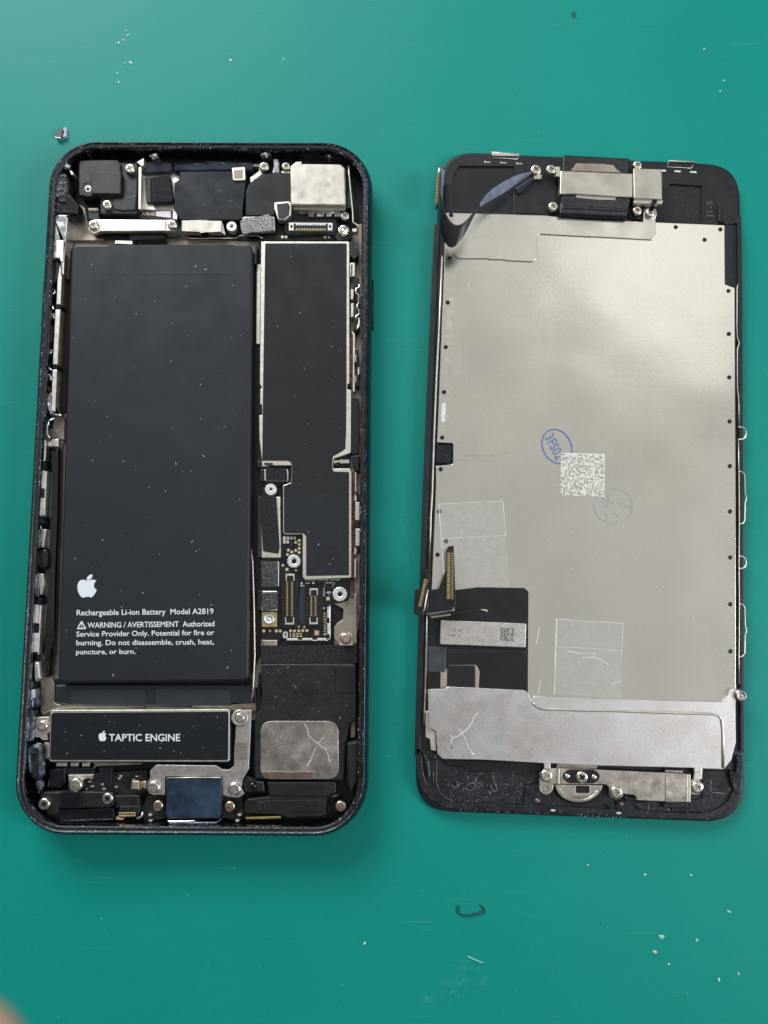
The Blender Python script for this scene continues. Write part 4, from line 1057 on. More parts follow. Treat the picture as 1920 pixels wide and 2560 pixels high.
# back plate
z_p = .25
plate = prism('back_plate', v('I', '215,676,10 880,692') + v('J', '0,742 1390,800,6 1393,1385,16 1478,1415,12') + v('O', '203,40 207,1000 208,1960 207,2110') + v('M', '1510,75') + v('M', '1380,300') + v('L', '1300,200 185,200') + v('K', '195,1640 240,1010 283,20') + v('Pv', '184,1935,16 340,1918,16 340,1725,16 190,1720,16 195,1660 238,620 265,0') + v('I', '205,1010 205,690'), .15, z_p, PLATE, DS, .01)
prism('notch_block', v('Pv', '182,1728 336,1728,14 336,1914,14 178,1912'), .14, .21, BLKG, DS, .02)
ov = prism('overlay_plate', v('I', '288,690 880,698 1180,705') + v('J', '0,748 585,772 592,640 640,610,20 715,640 708,740 710,900,20 672,944,20 0,906') + v('I', '1659,913 1145,886,40 1116,905,40 1112,1125,60 1075,1160,60 810,1148 795,1138 650,1138 635,1130 335,1130,60 292,1080,60'), z_p - .01, .282, PLATE2, DS, .006)
lathe('screw_seat', 'J', 655, 682, [(68, .27), (66, .285), (50, .287), (46, .28)], STEEL, DS, 20)
def rivet(view, x, y, r=22):
    return lathe('rivet', view, x, y, [(r, z_p), (r * .96, z_p + .006), (r * .7, z_p + .007), (r * .55, z_p + .003), (r * .2, z_p + .005)], BLKG, DS, 16)
for x, y in ((268, 700), (250, 1127)): rivet('I', x, y, 23)
for x, y in ((292,427),(275,838),(258,1253),(240,1672),(228,1965)): rivet('Pv', x, y, 21)
for x, y in ((320,240),(392,545),(303,683)): rivet('K', x, y, 24)
for x, y in ((907,820),(1348,842),(1192,945),(1428,1450)): rivet('J', x, y, 22)
for x, y in ((172,281),(174,508),(176,738),(177,971),(178,1208),(179,1448),(179,1692),(180,1938)): rivet('O', x, y, 12)
rivet('L', 220, 518, 24)
ZS = z_p + .0045
flat('stain_strip', v('Pv', '300,300 350,300 325,1000 300,1700 250,1700 262,1000'), ZS - .003, mat('rubbed_glue_strip', (.56, .52, .45), .5, 1, vary=.12, vscale=8), DS)
prism('paper_fleck', v('Pv', '238,1358,8 275,1356,8 270,1528,8 232,1525,8'), z_p - .002, z_p + .008, mat('torn_sticker', (.82, .82, .80), .35, vary=.2, vscale=12, bump=.6, bscale=12), DS, .004)
STN = mat('glue_stain', (.64, .615, .545), .3, 1, vary=.12, vscale=7)
for st, wd in (('130,1310 250,1318 340,1312 400,1300', 8), ('130,1335 240,1345 345,1348', 6)):
    flat('glue_stain', band('W', pts_of(st), wd), ZS - .0032, STN, DS)
# stamps and prints
def ringpts(cx, cy, rx, ry, rot_, n=40):
    out = []
    for i in range(n):
        t = 2 * math.pi * i / n; x, y = rx * math.cos(t), ry * math.sin(t)
        out.append((cx + x * math.cos(rot_) - y * math.sin(rot_), cy + x * math.sin(rot_) + y * math.cos(rot_)))
    return out
def stamp_ring(cx, cy, rx, ry, rot_, wd, m):
    ox, oy, k = VIEW['N']
    o1 = [(ox + p[0] / k, oy + p[1] / k) for p in ringpts(cx, cy, rx, ry, rot_)]
    o2 = [(ox + p[0] / k, oy + p[1] / k) for p in ringpts(cx, cy, rx - wd, ry - wd, rot_)]
    prism('stamp_ring', o1, ZS - .0015, ZS, m, plate, holes=[o2])
stamp_ring(400, 420, 258, 205, math.radians(62), 22, BLUEINK)
a, b, t = v('N', '232,300 395,620 345,228'); text('stamped_text', '3FS02', a, b, t, ZS + .002, BLUEINK, plate, .012)
stamp_ring(1180, 1245, 275, 248, 0, 16, FAINT)
for st in ('1090,1070 1130,1180', '1140,1080 1085,1180', '1020,1150 1180,1200', '1050,1200 1060,1280', '1105,1190 1100,1270', '1060,1240 1100,1245', '1240,1200 1420,1240', '1260,1240 1440,1270', '1050,1350 1090,1365 1080,1450', '1180,1330 1260,1400'):
    flat('stamped_mark', band('N', pts_of(st), 14), ZS + .001, FAINT, plate)
code_print('code_print', v('N', '455,505 1062,525 1055,1118 448,1098'), 32, ZS + .0035, PALEINK, plate, 19, .54)
# clear tape
def tape(pts, z, edges):
    o = prism('clear_tape', pts, z - .002, z, TAPE, DS)
    for e in edges: flat('tape_edge', e, z + .0015, TAPEE, o)
    return o
zt = .2575
tape(v('K', '312,166 972,132 1000,488 1040,1010 720,1015 480,1045 370,900'), zt, [band('K', pts_of('312,166 972,132'), 6), band('K', pts_of('972,132 1000,488'), 7), band('K', pts_of('340,520 1000,488'), 5), band('K', pts_of('314,166 340,520 368,880'), 7)])
tape(v('U', '202,326 1376,408 1332,1690 175,1622'), zt, [band('U', pts_of('218,330 200,900 178,1620'), [36, 22, 12]), band('U', pts_of('205,330 1376,405'), 10), band('U', pts_of('1372,410 1340,980'), 10), band('U', pts_of('215,805 1340,878'), 7)])
for st, wd in (('650,1000 850,985 980,1030 1110,1120', 18), ('1150,1445 1330,1405', 14), ('400,875 620,930 900,930', 12)):
    flat('tape_bubble', band('U', pts_of(st), wd), zt + .002, TAPEE, DS)
SCR = mat('bright_scratch', (.88, .87, .85), .5)
for vw, st, wd in (('K', '1345,1430 1330,1520 1310,1600', 5), ('K', '1358,1975 1335,2100', 5), ('W', '188,398 203,440', 3)):
    flat('scratch', band(vw, pts_of(st), wd), ZS, SCR, DS)
specks('dust', v('SRC', '1110,560 1830,740 1830,1740 1100,1180'), 330, z_p + .002, .003, .012, DUST, plate, 41, elong=4, reject=lambda p: p.x < 1100 + (1180 - p.y) * .02)
specks('dust', v('O', '150,150 195,150 200,2100 150,2100'), 240, z_p + .002, .004, .016, DUST, plate, 42, elong=2)
specks('dust', v('K', '480,520 1000,520 900,760 560,760'), 120, zt + .002, .004, .014, DUST, plate, 43, elong=3)
specks('dust', v('K', '420,200 960,190 980,470 450,490'), 60, zt + .002, .004, .016, DUST, plate, 44, elong=4)

# side rails and springs
tube('side_rail', [p + (.21,) for p in v('Pv', '242,0 215,620 190,1100 165,1700 148,2212')] + [p + (.21,) for p in v('K', '232,300 218,840')], .21, .022, STEEL, DS, 6)
tube('side_rail', [p + (.21,) for p in v('K', '200,1300 190,1600 180,2000') + v('L', '165,60 155,290 150,420')], .21, .022, STEEL, DS, 6)
tube('side_rail', [p + (.215,) for p in v('O', '222,18 215,40 214,240 216,300 226,330 216,360 216,560 222,615 224,760')], .2, .011, STEEL, DS, 6)
tube('side_rail', v('O', '222,830 224,1000 226,1280 224,1440 224,1500 226,1690 224,1980 226,2110'), .205, .011, STEEL, DS, 6)
for y in (800, 1475):
    tube('spring_loop', v('O', f'222,{y - 30} 240,{y - 34} 256,{y - 22} 262,{y} 256,{y + 22} 240,{y + 32} 222,{y + 32}'), .2, .017, STEEL, DS, 6)
for y0, y1 in ((1000, 1275), (1690, 1968)):
    tube('spring_clip', v('O', f'225,{y0} 244,{y0 + 2} 254,{y0 + 20} 256,{(y0 + y1) / 2 - 22} 262,{(y0 + y1) / 2 - 8} 262,{(y0 + y1) / 2 + 8} 256,{(y0 + y1) / 2 + 22} 254,{y1 - 20} 244,{y1 - 4} 225,{y1}'), .2, .013, STEEL, DS, 6)
    prism('spring_clip', v('O', f'228,{y0 + 8} 250,{y0 + 12} 250,{y1 - 12} 228,{y1 - 8}'), .12, .17, BLKG, DS, .01)
lathe('side_nut', 'M', 1562, 150, [(60, .2), (62, .30), (50, .36), (34, .37), (28, .35), (14, .35), (10, .36)], mat('dull_nut', (.42, .40, .38), .4, 1, vary=.3, vscale=9), DS, 20)
prism('side_step', v('L', '75,700 145,690 150,735 262,735 262,690 80,640') , .14, .2, BLKG, DS, .01)

# lower flex circuit with chip
fx = prism('lower_flex', v('K', '480,1045 720,1016,10 1190,1024,30 1236,1062,20 1230,2090 725,2060 735,1880,20 700,1812 420,1815 395,1850 395,2060 198,2060 200,1620 212,1345 300,1300 480,1270'), .2, .266, FLEX, DS, .006)
prism('flex_hole', v('K', '744,1242 805,1242,24 825,1270,24 808,1298,24 744,1296'), .26, .2695, STEEL, DS)
flat('flex_stain', v('K', '770,1030 830,1020 900,1060 960,1120 925,1190 890,1240 850,1230 925,1160 880,1080 775,1075'), .2705, CAV, DS)
prism('bare_strip', v('K', '335,1885 398,1860 396,2045 332,2045'), .2, .268, mat('pinkish_bare_steel', (.66, .53, .47), .4, 1, vary=.1), DS)
prism('bare_strip', v('K', '698,1812 722,1850 722,2050 692,2050'), .2, .268, bpy.data.materials['pinkish_bare_steel'], DS)
prism('flex_chip', v('K', '402,1818,14 690,1818 690,2040 400,2040'), .2, .276, STICK, DS, .006)
cb = prism('driver_chip_shield', v('K', '332,1352,14 1212,1388,14 1204,1636,14 326,1602,14'), .22, .335, GREYM, DS, .012)
prism('shield_seat', v('K', '210,1330 325,1300 740,1240 1225,1380 1215,1660 330,1615 210,1620'), .2, .27, CAV, DS, .01)
a, b, t = v('K', '455,1468 540,1470 456,1440'); text('printed_text', 'O H', a, b, t, .3395, DARKINK, cb)
a, b, t = v('K', '450,1526 535,1528 451,1496'); text('printed_text', 'N 2', a, b, t, .3395, DARKINK, cb)
code_print('code_print', v('K', '948,1435 1084,1438 1082,1570 946,1566'), 15, .3395, DARKINK, cb, 8, .5)
prism('foil_tape', v('K', '205,1620 392,1630 380,1886 206,1886'), .22, .285, mat('dark_foil', (.07, .075, .085), .35, .4, bump=.5, bscale=6, vary=.3), DS, .008)
prism('flex_band', v('K', '395,1640 1205,1662 1200,1705 1100,1680 900,1700 400,1700'), .26, .275, STICKB, DS, .004)
flat('flex_mark', v('K', '868,1795 895,1782 945,1845 925,1862 915,1862 868,1815'), .2695, CAV, DS)
def sheet(name, rows, mat_, parent, thick=.012):
    """a bent strip: rows of (left px, right px) each with its own height"""
    vs, fs = [], []
    for (x0, y0, z0, x1, y1, z1) in rows:
        a = P(x0, y0, z0); b = P(x1, y1, z1)
        vs += [(a[0], a[1], z0), (b[0], b[1], z1)]
    for i in range(len(rows) - 1): fs.append((2 * i, 2 * i + 1, 2 * i + 3, 2 * i + 2))
    o = mesh(name, vs, fs, mat_, parent, True)
    md = o.modifiers.new('thickness', 'SOLIDIFY'); md.thickness = thick; md.offset = 0
    md.use_rim = True
    sb = o.modifiers.new('smooth', 'SUBSURF'); sb.levels = 2; sb.render_levels = 2; sb.subdivision_type = 'CATMULL_CLARK'
    return o
def vr(view, rows):
    ox, oy, k = VIEW[view]
    return [(ox + a / k, oy + b / k, c, ox + d / k, oy + e / k, f) for a, b, c, d, e, f in rows]
# the two flex tails with gold connectors at the left edge
ar = prism('flex_tail', v('K', '320,1030 388,850 392,640 410,600,20 468,588,10 474,700 490,1190,20 455,1255,30 180,1300 165,1290 205,1050'), .50, .525, FLEX, DS, .006)
prism('flex_tail', v('K', '440,1262 640,1262 740,1240 640,1275 445,1308 230,1340 235,1310'), .40, .42, FLEX, DS, .006)
prism('tail_edge', v('K', '172,1282 300,1268 440,1248 478,1215 480,1235 450,1262 240,1304 190,1302'), .44, .53, mat('flex_side_grey', (.10, .11, .12), .3, vary=.2), DS, .01)
prism('tail_backing', v('K', '230,1312 440,1284 446,1306 240,1338'), .3, .42, BEIGE, DS, .006)
prism('flex_root', v('K', '330,1190 470,1165,10 484,1200,10 450,1248,14 335,1270'), .262, .502, FLEX, DS, .02)
prism('flex_root', v('K', '150,1200 205,1080 215,1180 185,1285'), .15, .555, FLEX, DS, .02)
tc_ = prism('tail_connector', v('K', '392,655 468,645 470,1150 388,1150'), .52, .56, mat('connector_brown', (.05, .035, .018), .35, vary=.3, vscale=20), DS, .006)
contact_row('K', 420, 665, 414, 1140, 30, 21, .585, tc_, GOLD, .03, .62); contact_row('K', 456, 665, 450, 1140, 16, 26, .575, tc_, CERAM, .02, .5)
tb = prism('flex_tail', v('K', '72,1036,14 205,1030 165,1290 140,1322 55,1288,20'), .55, .58, FLEX, DS, .008)
prism('flex_tail', v('K', '165,840 222,835 225,910 200,1030 170,940'), .40, .43, FLEX, DS, .008)
tc_ = prism('tail_connector', v('K', '162,925 208,938 136,1226 102,1218'), .57, .61, bpy.data.materials['connector_brown'], DS, .006)
contact_row('K', 180, 935, 118, 1218, 26, 13, .635, tc_, GOLD, .03, .62)
tube('tail_edge', v('K', '208,1040 172,1210 150,1300'), .585, .016, STEEL, DS)

# the long ribbon from the top screw to the left edge
ribA = vr('I', [(1092,262,.33,1030,318,.30), (1040,275,.38,985,340,.33), (905,300,.50,905,410,.42), (750,388,.62,800,480,.52), (655,450,.72,690,545,.60), (605,510,.78,640,570,.68), (560,570,.82,585,600,.76), (545,600,.84,560,625,.80)])
sheet('ribbon_cable', ribA, FLEXG, DS)  # lit stretch of the ribbon, painted in the paler flex colour
ribB = vr('I', [(600,535,.79,560,600,.775), (565,580,.81,535,640,.79), (520,635,.84,490,715,.80), (440,725,.88,430,850,.80), (390,775,.90,350,985,.80), (322,800,.92,275,1050,.80), (268,765,.90,205,1005,.75), (200,650,.80,152,870,.66), (168,500,.66,138,640,.55), (158,380,.55,143,480,.47), (160,240,.5,146,250,.44)])
sheet('ribbon_cable', ribB, FLEX, DS)
prism('ribbon_root', v('I', '900,440 1060,330 1095,345 960,480 915,490'), .2, .26, mat('violet_flex', (.012, .015, .035), .22, vary=.4, vscale=5), DS, .02)
prism('ribbon_stiffener', v('I', '175,245 205,260 190,420 182,560 165,480 165,330'), .3, .42, FLEXG, DS, .01)
ec = prism('ribbon_connector', v('I', '138,245 165,240 150,450 138,610 118,608 126,400'), .28, .44, bpy.data.materials['connector_brown'], DS, .01)
contact_row('I', 140, 275, 122, 585, 18, 22, .455, ec, GOLD, .03, .5)
prism('connector_end', v('I', '140,230 165,232 160,290 142,282'), .3, .47, STEEL, DS, .015)

# earpiece loudspeaker and its bracket
eb = prism('earpiece_module', v('R', '245,86,16 1112,130,16 1105,640 1120,700 1085,895 205,850 230,600'), .15, .42, BLKG, DS, .03)
for x, y in ((320, 145), (1045, 182), (310, 660), (1043, 705)):
    lathe('module_hole', 'R', x, y, [(42, .421), (38, .424), (34, .421), (28, .39)], CAV, eb, 18)
prism('earpiece_membrane', v('R', '425,196,30 760,205 905,222,40 935,270 1000,318 350,292 395,238'), .4, .426, BEIGE, eb, .004)
prism('earpiece_membrane', v('R', '418,600 935,636 925,672 700,670 500,650 416,640'), .4, .426, GREYM, eb, .004)
prism('module_ridge', v('R', '236,735,12 1085,775,12 1075,830 232,790'), .36, .435, BLKG, eb, .03)
er = prism('earpiece_bracket', v('R', '213,292,10 1150,330 1150,636 900,628 420,596 205,598,16'), .3, .462, CAN, DS, .018)
prism('sensor_bracket', v('R', '1158,262,6 1528,272,20 1535,662 1165,648'), .3, .485, CAN, DS, .015)
prism('sensor_bracket_lip', v('R', '1162,655 1405,662 1400,722 1165,712'), .3, .43, STEEL, DS, .02)
prism('sensor_bracket_lip', v('R', '1470,660 1550,672,14 1530,725 1450,720'), .3, .43, STEEL, DS, .02)
prism('bracket_tab', v('R', '150,240 212,238 212,372 150,368'), .2, .33, STEEL, DS, .01)
prism('bracket_tab', v('I', '1075,300 1165,300 1160,345 1090,345'), .2, .27, STEEL, DS, .01)
screw('R', 90, 282, 64, .36, DS, .2); screw('R', 118, 765, 66, .30, DS, .9); screw('R', 1210, 226, 60, .36, DS, .5); screw('R', 1205, 815, 62, .31, DS, .3); screw('R', 1375, 842, 62, .33, DS, .7)
screw('I', 1105, 258, 54, .30, DS, .6)
sheet('sensor_flex', vr('R', [(1410,655,.40,1468,660,.40), (1402,690,.46,1460,700,.46), (1385,740,.45,1440,760,.44), (1340,820,.36,1420,830,.36)]), BLKG, DS)
prism('module_shelf', v('R', '1100,640 1290,730 1275,940 1090,900'), .15, .23, DISPB, DS, .02)

# home button shield and bracket
hsz = .315
shp = v('L', '213,86,20 350,82 382,62,10 1100,96,30 1138,135 1162,192 1180,158,16 1210,150') + v('M', '0,170 1385,206,14 1425,150 1452,84 1512,76 1502,250 1508,585 1462,760 1395,842,14 1192,835 1188,872 1115,870 1112,830 0,802') + v('L', '1345,786 1340,835 1284,835 1280,786 690,752 525,750 332,746,16 276,700,16 262,490 225,465 190,470 190,120')
hsd = prism('home_shield', shp, .22, hsz, SHLD, DS, .01)
rib = smooth_path([(1180, 215), (1245, 268), (1420, 276), (1659, 287)], 3)
ox, oy, k = VIEW['L']; ribp = [(ox + p[0] / k, oy + p[1] / k) for p in rib]
ox, oy, k = VIEW['M']; ribp += [(ox + p[0] / k, oy + p[1] / k) for p in [(300, 287), (700, 302), (1100, 314), (1290, 320), (1340, 335), (1370, 372), (1380, 450), (1384, 600), (1385, 830)]]
tube('pressed_rib', ribp, hsz - .008, .03, STEEL, DS, 8)
HSS = hsz + .004
for st, wd in (('660,305 620,350 600,410 560,460 508,500 470,530 420,545 405,525 395,520', 7), ('508,500 490,470 478,460', 7), ('420,545 405,600 395,655 412,640', 8), ('508,500 545,560 570,630 610,700', 6), ('600,690 622,700', 14)):
    flat('scratch', band('L', pts_of(st), wd), HSS, SCR, DS)
flat('worn_patch', v('L', '1160,432 1280,435 1275,600 1165,655'), HSS - .002, GREYM, DS)
specks('dust', v('L', '230,110 700,110 620,730 300,730'), 90, hsz + .003, .003, .011, DUST, DS, 51)
prism('corner_tab', v('L', '165,300 195,290 205,450 262,500 262,672 215,660 205,560 165,540'), .2, .285, STEEL, DS, .01)
prism('glue_mass', v('L', '130,650 200,760 215,900 190,950 160,880'), .14, .235, DISPW, DS, .03, 10)
# lower bezel well
prism('lower_well', v('L', '270,750 335,755 360,800 530,820 560,855 800,860 840,825 1240,840 1240,960 1100,985 1080,1180 420,1165 310,1090,60 270,980'), .14, .165, DISPW, DS, .012)
prism('shield_underside', v('L', '330,752 1285,788 1240,850 850,832 800,858 560,850 530,818 370,800'), .15, .2, CAV, DS)
prism('bezel_pad', v('L', '1095,1000,20 1170,985,20 1250,1010 1390,1180 1390,1240 1090,1180'), .15, .185, DISPW, DS, .015)
lathe('pad_disc', 'L', 1145, 1040, [(44, .184), (42, .20), (36, .203)], DISPB, DS, 18)
lathe('pad_stud', 'L', 1220, 1142, [(24, .184), (20, .21), (10, .214)], BROWN, DS, 14)
GLR = mat('white_glue_ring', (.20, .21, .22), .5, vary=.6, vscale=12)
for st, wd in (('410,985 430,1015 460,1018 480,985 455,955', 7), ('540,1020 580,1042 615,1030 630,985 600,970 565,985 550,1010', 5), ('650,930 635,970 650,1000 690,1000 712,970', 6), ('808,900 812,960 835,1010 830,1045 800,1040 780,995', 6), ('655,885 700,888', 6), ('780,878 820,872', 6), ('510,1020 540,1020', 4), ('490,970 520,975', 4)):
    tube('glue_trace', v('L', ' '.join(f'{q[0]},{q[1]}' for q in [tuple(w_) for w_ in smooth_path(pts_of(st), 3)])), .166, .006 * wd / 6, GLR, DS, 5)
for st in ('272,750 268,960 300,1060 360,1110 430,1150', '240,870 240,1000'):
    tube('glue_trace', v('L', st), .166, .005, GLR, DS, 5)
hb = prism('home_button_bracket', v('S', '68,120,40 110,78,16 250,76 670,92 1462,130 1462,392 1232,392 1222,378 1190,382 965,372,10 950,326,16 842,312 832,345,30 778,366,50 720,340,30 708,250,14 680,226 200,222,14 190,290,60 130,332,60 66,290,60'), .2, .285, HOMEB, DS, .01, 0)
prism('button_slot', v('S', '268,150,66 330,86,60 580,90,60 638,150,66 580,216,60 325,212,60'), .27, .2895, BLKG, DS, .003)
screw('S', 457, 156, 56, .305, DS, .6)
for x, y in ((327, 152), (575, 160)): lathe('slot_pin', 'S', x, y, [(24, .288), (22, .30), (12, .304)], SCREW, DS, 14)
hp = [(205, 226)] + [(432 + 216 * math.cos(math.radians(a_)), 226 + 165 * math.sin(math.radians(a_))) for a_ in range(172, 5, -8)] + [(650, 232)]
ox, oy, k = VIEW['S']
prism('home_button_plate', [(ox + p[0] / k, oy + p[1] / k) for p in hp], .16, .255, HOMEB, DS, .012)
prism('home_button_seat', [(ox + (432 + (p[0] - 432) * 1.07) / k, oy + (226 + (p[1] - 226) * 1.12) / k) for p in hp], .14, .22, CAV, DS, .02)
tube('button_ring', [(ox + (432 + (p[0] - 432) * .84) / k, oy + (232 + (p[1] - 226) * .84) / k) for p in hp[2:-2]], .258, .014, SCREW, DS)
prism('button_window', v('S', '404,236,10 532,238,10 530,306,14 404,304,14'), .25, .262, CAV, DS, holes=())
prism('button_window_frame', v('S', '396,230 540,232 538,312 396,310'), .25, .2595, STEEL, DS)
for i in range(9): flat('engraved_mark', box('S', 382 + i * 15, 332, 391 + i * 15, 356), .2585, BROWN, DS)
for st in ('228,80 256,80 252,222 232,222', '1440,134 1462,136 1462,390 1440,388'):
    prism('bracket_bend', v('S', st), .27, .30, CAN, hb, .01)
for x in (866, 1192, 1214, 668):
    flat('bracket_bend', v('S', f'{x - 5},{102 + (x - 700) * .03} {x + 5},{102 + (x - 700) * .03} {x + 5},{314 if x < 900 else 378} {x - 5},{314 if x < 900 else 378}') if x != 668 else v('S', '664,96 672,96 672,226 664,226'), .2885, CAN, hb)
prism('raised_panel', v('S', '1228,128 1440,136 1440,388 1230,386'), .27, .298, HOMEB, hb, .01)
lathe('bracket_hole', 'S', 127, 266, [(30, .288), (27, .289), (24, .27)], CAV, hb, 16)
screw('S', 130, 145, 58, .30, DS, .4); screw('S', 775, 296, 55, .30, DS, .2)
prism('bracket_ear', v('S', '1465,182 1540,178,50 1594,250,50 1540,325,50 1465,320'), .18, .26, HOMEB, DS, .012)
screw('S', 1520, 250, 56, .275, DS, .6)
prism('shield_foot', v('S', '1498,70 1572,80 1565,180 1490,180'), .18, .25, STEEL, DS, .01)
prism('shield_foot', v('S', '112,20 172,30 170,78 108,75'), .18, .285, STEEL, DS, .008)
prism('bare_gap', v('S', '235,25 600,45 600,78 225,72'), .15, .2, BEIGE, DS)
prism('bare_gap', v('S', '1228,90 1392,98 1392,118 1228,112'), .15, .27, BEIGE, DS)
prism('plastic_tongue', v('S', '1200,395,10 1440,392 1436,440,10 1215,440,10'), .14, .21, DISPB, DS, .012)
prism('lower_plastic', v('S', '770,380 960,378 1080,385 1075,480 785,470'), .14, .18, DISPW, DS, .012)
for x, y, r, m in ((822, 408, 24, BROWN), (980, 422, 32, DISPB), (860, 348, 24, CAV), (52, 380, 20, BROWN)):
    lathe('pad_disc', 'S', x, y, [(r, .178), (r * .95, .198), (r * .6, .204)], m, DS, 16)
for st, m in (('90,400 190,455 215,470 175,480 130,450', STEEL), ('690,410 760,480 830,490 790,505 740,480', STEEL)):
    prism('glue_mass', v('S', st), .14, .21, DISPW, DS, .02)
for x, y in ((195, 468), (800, 492)):
    prism('glue_blob', [p[:2] for p in circ('S', x, y, 26, 7, 14)], .15, .225, TIN, DS, .02)
prism('corner_post', v('M', '1455,850,10 1520,870 1545,890 1540,915 1505,930 1500,1030 1470,1010 1440,880'), .14, .23, BLKG, DS, .02)
prism('corner_floor', v('M', '1190,850 1440,860 1480,1020 1440,1160,60 1280,1250,60 900,1240 900,1180 1190,1110'), .14, .168, DISPW, DS, .01)
tube('glue_trace', v('M', '1275,940 1265,1020 1280,1060 1400,1070'), .17, .009, GLR, DS, 5)
specks('glue_crumbs', v('L', '470,1180 1650,1235 1650,1270 470,1235'), 300, .152, .004, .016, DUST, DS, 61, elong=2)
specks('glue_crumbs', v('M', '0,1215 1280,1190 1250,1310 0,1290'), 380, .152, .004, .018, DUST, DS, 62, elong=2)
specks('glue_crumbs', v('L', '280,900 1080,900 1080,1150 420,1150'), 200, .166, .003, .012, DUST, DS, 63)

# ------------------------------------------------------------------ litter on the mat
def chip(name, view, x, y, rx, ry, h, m, seed, ang=0, n=7):
    """small faceted solid lying on the mat"""
    rg = random.Random(seed); ox, oy, k = VIEW[view]
    vs, fs = [], []
    c = P(ox + x / k, oy + y / k, 0); sc = (P(ox + x / k + 1, oy + y / k, 0)[0] - c[0]) / k
    pts = []
    for i in range(n):
        a = 2 * math.pi * i / n + rg.uniform(-.25, .25); q = rg.uniform(.75, 1.1)
        u, w_ = rx * q * math.cos(a), ry * q * math.sin(a)
        pts.append((u * math.cos(ang) - w_ * math.sin(ang), u * math.sin(ang) + w_ * math.cos(ang)))
    for f, z in ((1, 0), (.95, h * .5), (.5, h)):
        for p in pts: vs.append((p[0] * sc * f, p[1] * sc * f, z + (rg.uniform(-.15, .15) * h if z else 0)))
    for r_ in range(2):
        for i in range(n):
            j = (i + 1) % n; fs.append((r_ * n + i, r_ * n + j, (r_ + 1) * n + j, (r_ + 1) * n + i))
    fs.append(tuple(2 * n + i for i in range(n)))
    o = mesh(name, vs, fs, m); o.location = (c[0], c[1], 0.0)
    return o
WCR = mat('white_crumb', (.66, .76, .73), .5, vary=.1)
crumbs = [('ML', 546, 134, 6, 4, .4, 'tiny white crumb topmost of the trail above the phone body'),
 ('ML', 553, 152, 8, 4, .8, 'rod-like white crumb second from top of the trail'),
 ('ML', 533, 174, 6, 5, 0, 'small white crumb third in the trail, right of the heart-shaped one'),
 ('ML', 512, 186, 9, 7, 0, 'heart-shaped white crumb left in the upper trail'),
 ('ML', 564, 271, 10, 7, 2.3, 'largest white crumb in the middle of the trail'),
 ('ML', 539, 273, 4, 5, 0, 'speck-sized white crumb just left of the largest crumb'),
 ('ML', 507, 316, 4, 7, 0, 'thin white crumb low in the trail, above the lowest one'),
 ('ML', 513, 356, 5, 7, .3, 'lowest white crumb of the trail above the phone body'),
 ('ML', 996, 261, 7, 9, 0, 'lone white crumb above the phone body, right of the trail'),
 ('ML', 1226, 256, 5, 5, 0, 'small white speck on the mat above the camera can'),
 ('BR', 881, 177, 5, 5, 0, 'round white speck below the home button on the mat'),
 ('BR', 1128, 219, 8, 6, .4, 'white speck on the mat below the screen, middle one of three'),
 ('BR', 1326, 221, 6, 5, 0, 'white speck below the bottom right corner of the screen'),
 ('BR', 1491, 378, 11, 5, -.4, 'slanted white flake near the lower right edge of the mat'),
 ('BR', 1352, 502, 6, 9, .3, 'upright white flake right of the oval pale flake'),
 ('BR', 1532, 647, 5, 8, 0, 'small upright white flake nearest the right edge at the bottom'),
 ('BR', 1447, 672, 5, 11, -.2, 'long upright whitish flake at the bottom right'),
 ('BR', 1231, 605, 7, 5, 0, 'small white speck under the pinkish crumb at lower right'),
 ('MR', 1383, 212, 6, 5, 0, 'white speck on the upper right mat, leftmost of three bright ones'),
 ('MR', 1468, 349, 6, 5, 0, 'white speck at right of the mat above the screen, upper of a pair'),
 ('MR', 1452, 394, 5, 5, 0, 'white speck at right of the mat above the screen, lower of a pair'),
 ('BL', 1575, 515, 6, 8, -.4, 'white speck below the gap between the phone halves')]
for i, (vw, x, y, rx, ry, a_, lb_) in enumerate(crumbs):
    tag(chip('crumb', vw, x, y, rx * .9, ry * .9, .016, WCR, 100 + i, a_), lb_, 'crumb', 'white crumbs on the mat')
tag(chip('flake', 'BR', 1200, 487, 13, 9, .015, mat('pale_flake', (.40, .62, .58), .6), 140, -.2, 10), 'flat oval pale green flake at lower right of the mat', 'flake')
tag(chip('crumb', 'BR', 1170, 553, 12, 9, .03, mat('pink_crumb', (.55, .52, .50), .6, vary=.3, vscale=30), 141, 0, 9), 'ragged pinkish grey crumb under the oval pale flake', 'crumb')
tag(chip('stain', 'MR', 820, 64, 12, 18, .004, mat('dark_spot', (.012, .09, .085), .5), 142, .2, 12), 'dark oval spot at the top edge of the mat', 'spot')
sh = thing('glass_shard', P(151, 332, 0) + (0,), 'broken dark shard with bright edges left above the phone body', 'shard')
prism('shard_face', v('ML', '237,572 262,548 272,560 266,590 240,590'), 0, .09, mat('shard_grey', (.10, .09, .09), .3, vary=.3, vscale=20), sh, .01)
prism('shard_edge', v('ML', '272,552 286,548 284,590 268,592 276,570'), 0, .07, GLASS, sh, .015)
prism('shard_edge', v('ML', '236,588 264,590 262,597 240,596'), 0, .08, TIN, sh, .01)
hp_ = [tuple(q) for q in smooth_path(pts_of('325,352 318,375 328,390 360,395 400,388 428,378 434,370 418,352'), 4)]
hr = tube('curled_hair', v('BR', ' '.join(f'{q[0]},{q[1]}' for q in hp_)), .02, .014, mat('dark_fibre', (.006, .05, .055), .5), None, 6)
tag(hr, 'dark curled fibre lying on the mat below the right half', 'fibre')
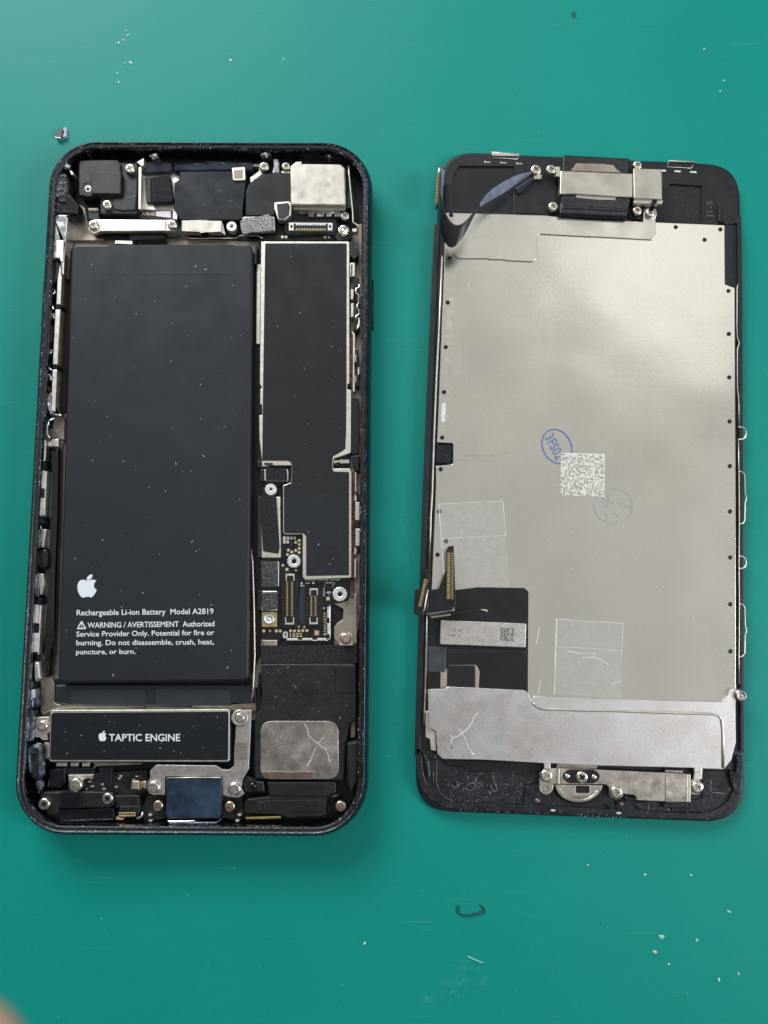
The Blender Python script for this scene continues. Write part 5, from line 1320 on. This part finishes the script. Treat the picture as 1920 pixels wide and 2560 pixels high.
fb_ = tube('fibre', v('BR', '360,572 395,588 430,602'), .012, .016, mat('green_fibre', (.16, .55, .45), .5), None, 6)
tag(fb_, 'short straight light green fibre below the dark curled fibre', 'fibre')
specks('mat_dust', v('SRC', '0,0 1920,0 1920,2560 0,2560'), 420, .001, .003, .014, DUSTM, None, 71)

# fingertip close to the lens, bottom left corner
def finger():
    d = FW * FPX + UP * (1280 - 2772) + Vector((-190 - 960, 0, 0)); d.normalize()
    tip = CAM + d * 5.2
    ax = (Vector((-.75, -.62, -.1))).normalized()
    side = ax.cross(Vector((0, 0, 1))).normalized(); up = side.cross(ax)
    prof = [(-.52, .02), (-.5, .14), (-.42, .30), (-.25, .45), (0, .56), (.35, .63), (.8, .66), (1.3, .67), (1.7, .69), (2.0, .72), (2.4, .70), (3.0, .70), (3.8, .74)]
    vs, fs = [], []; n = 20
    for t, r in prof:
        for i in range(n):
            a = 2 * math.pi * i / n
            vs.append(tip + ax * t + side * r * 1.05 * math.cos(a) + up * r * .92 * math.sin(a))
    for k in range(len(prof) - 1):
        for i in range(n):
            j = (i + 1) % n; fs.append((k * n + i, k * n + j, (k + 1) * n + j, (k + 1) * n + i))
    fs.append(tuple(range(n))); fs.append(tuple((len(prof) - 1) * n + i for i in range(n)))
    root = thing('finger', tuple(tip), 'blurred fingertip in front of the lens at the bottom left corner', 'finger')
    o = mesh('finger_skin', vs, fs, mat('skin', (.55, .34, .26), .5, vary=.08, vscale=3, bump=.15, bscale=40), root, True)
    fixn(o.data)
    vs, fs = [], []
    for t in (-.38, -.1, .2, .45):
        for i in range(7):
            a = math.radians(50 + 80 * i / 6); r = .585 if t > .1 else (.54 if t > -.2 else .38)
            vs.append(tip + ax * t + side * (r + .03) * 1.05 * math.cos(a) + up * (r + .03) * .95 * math.sin(a))
    for k in range(3):
        for i in range(6): fs.append((k * 7 + i, k * 7 + i + 1, k * 7 + i + 8, k * 7 + i + 7))
    nl = mesh('fingernail', vs, fs, mat('nail', (.68, .48, .42), .25), root, True)
    md = nl.modifiers.new('thickness', 'SOLIDIFY'); md.thickness = .03
finger()
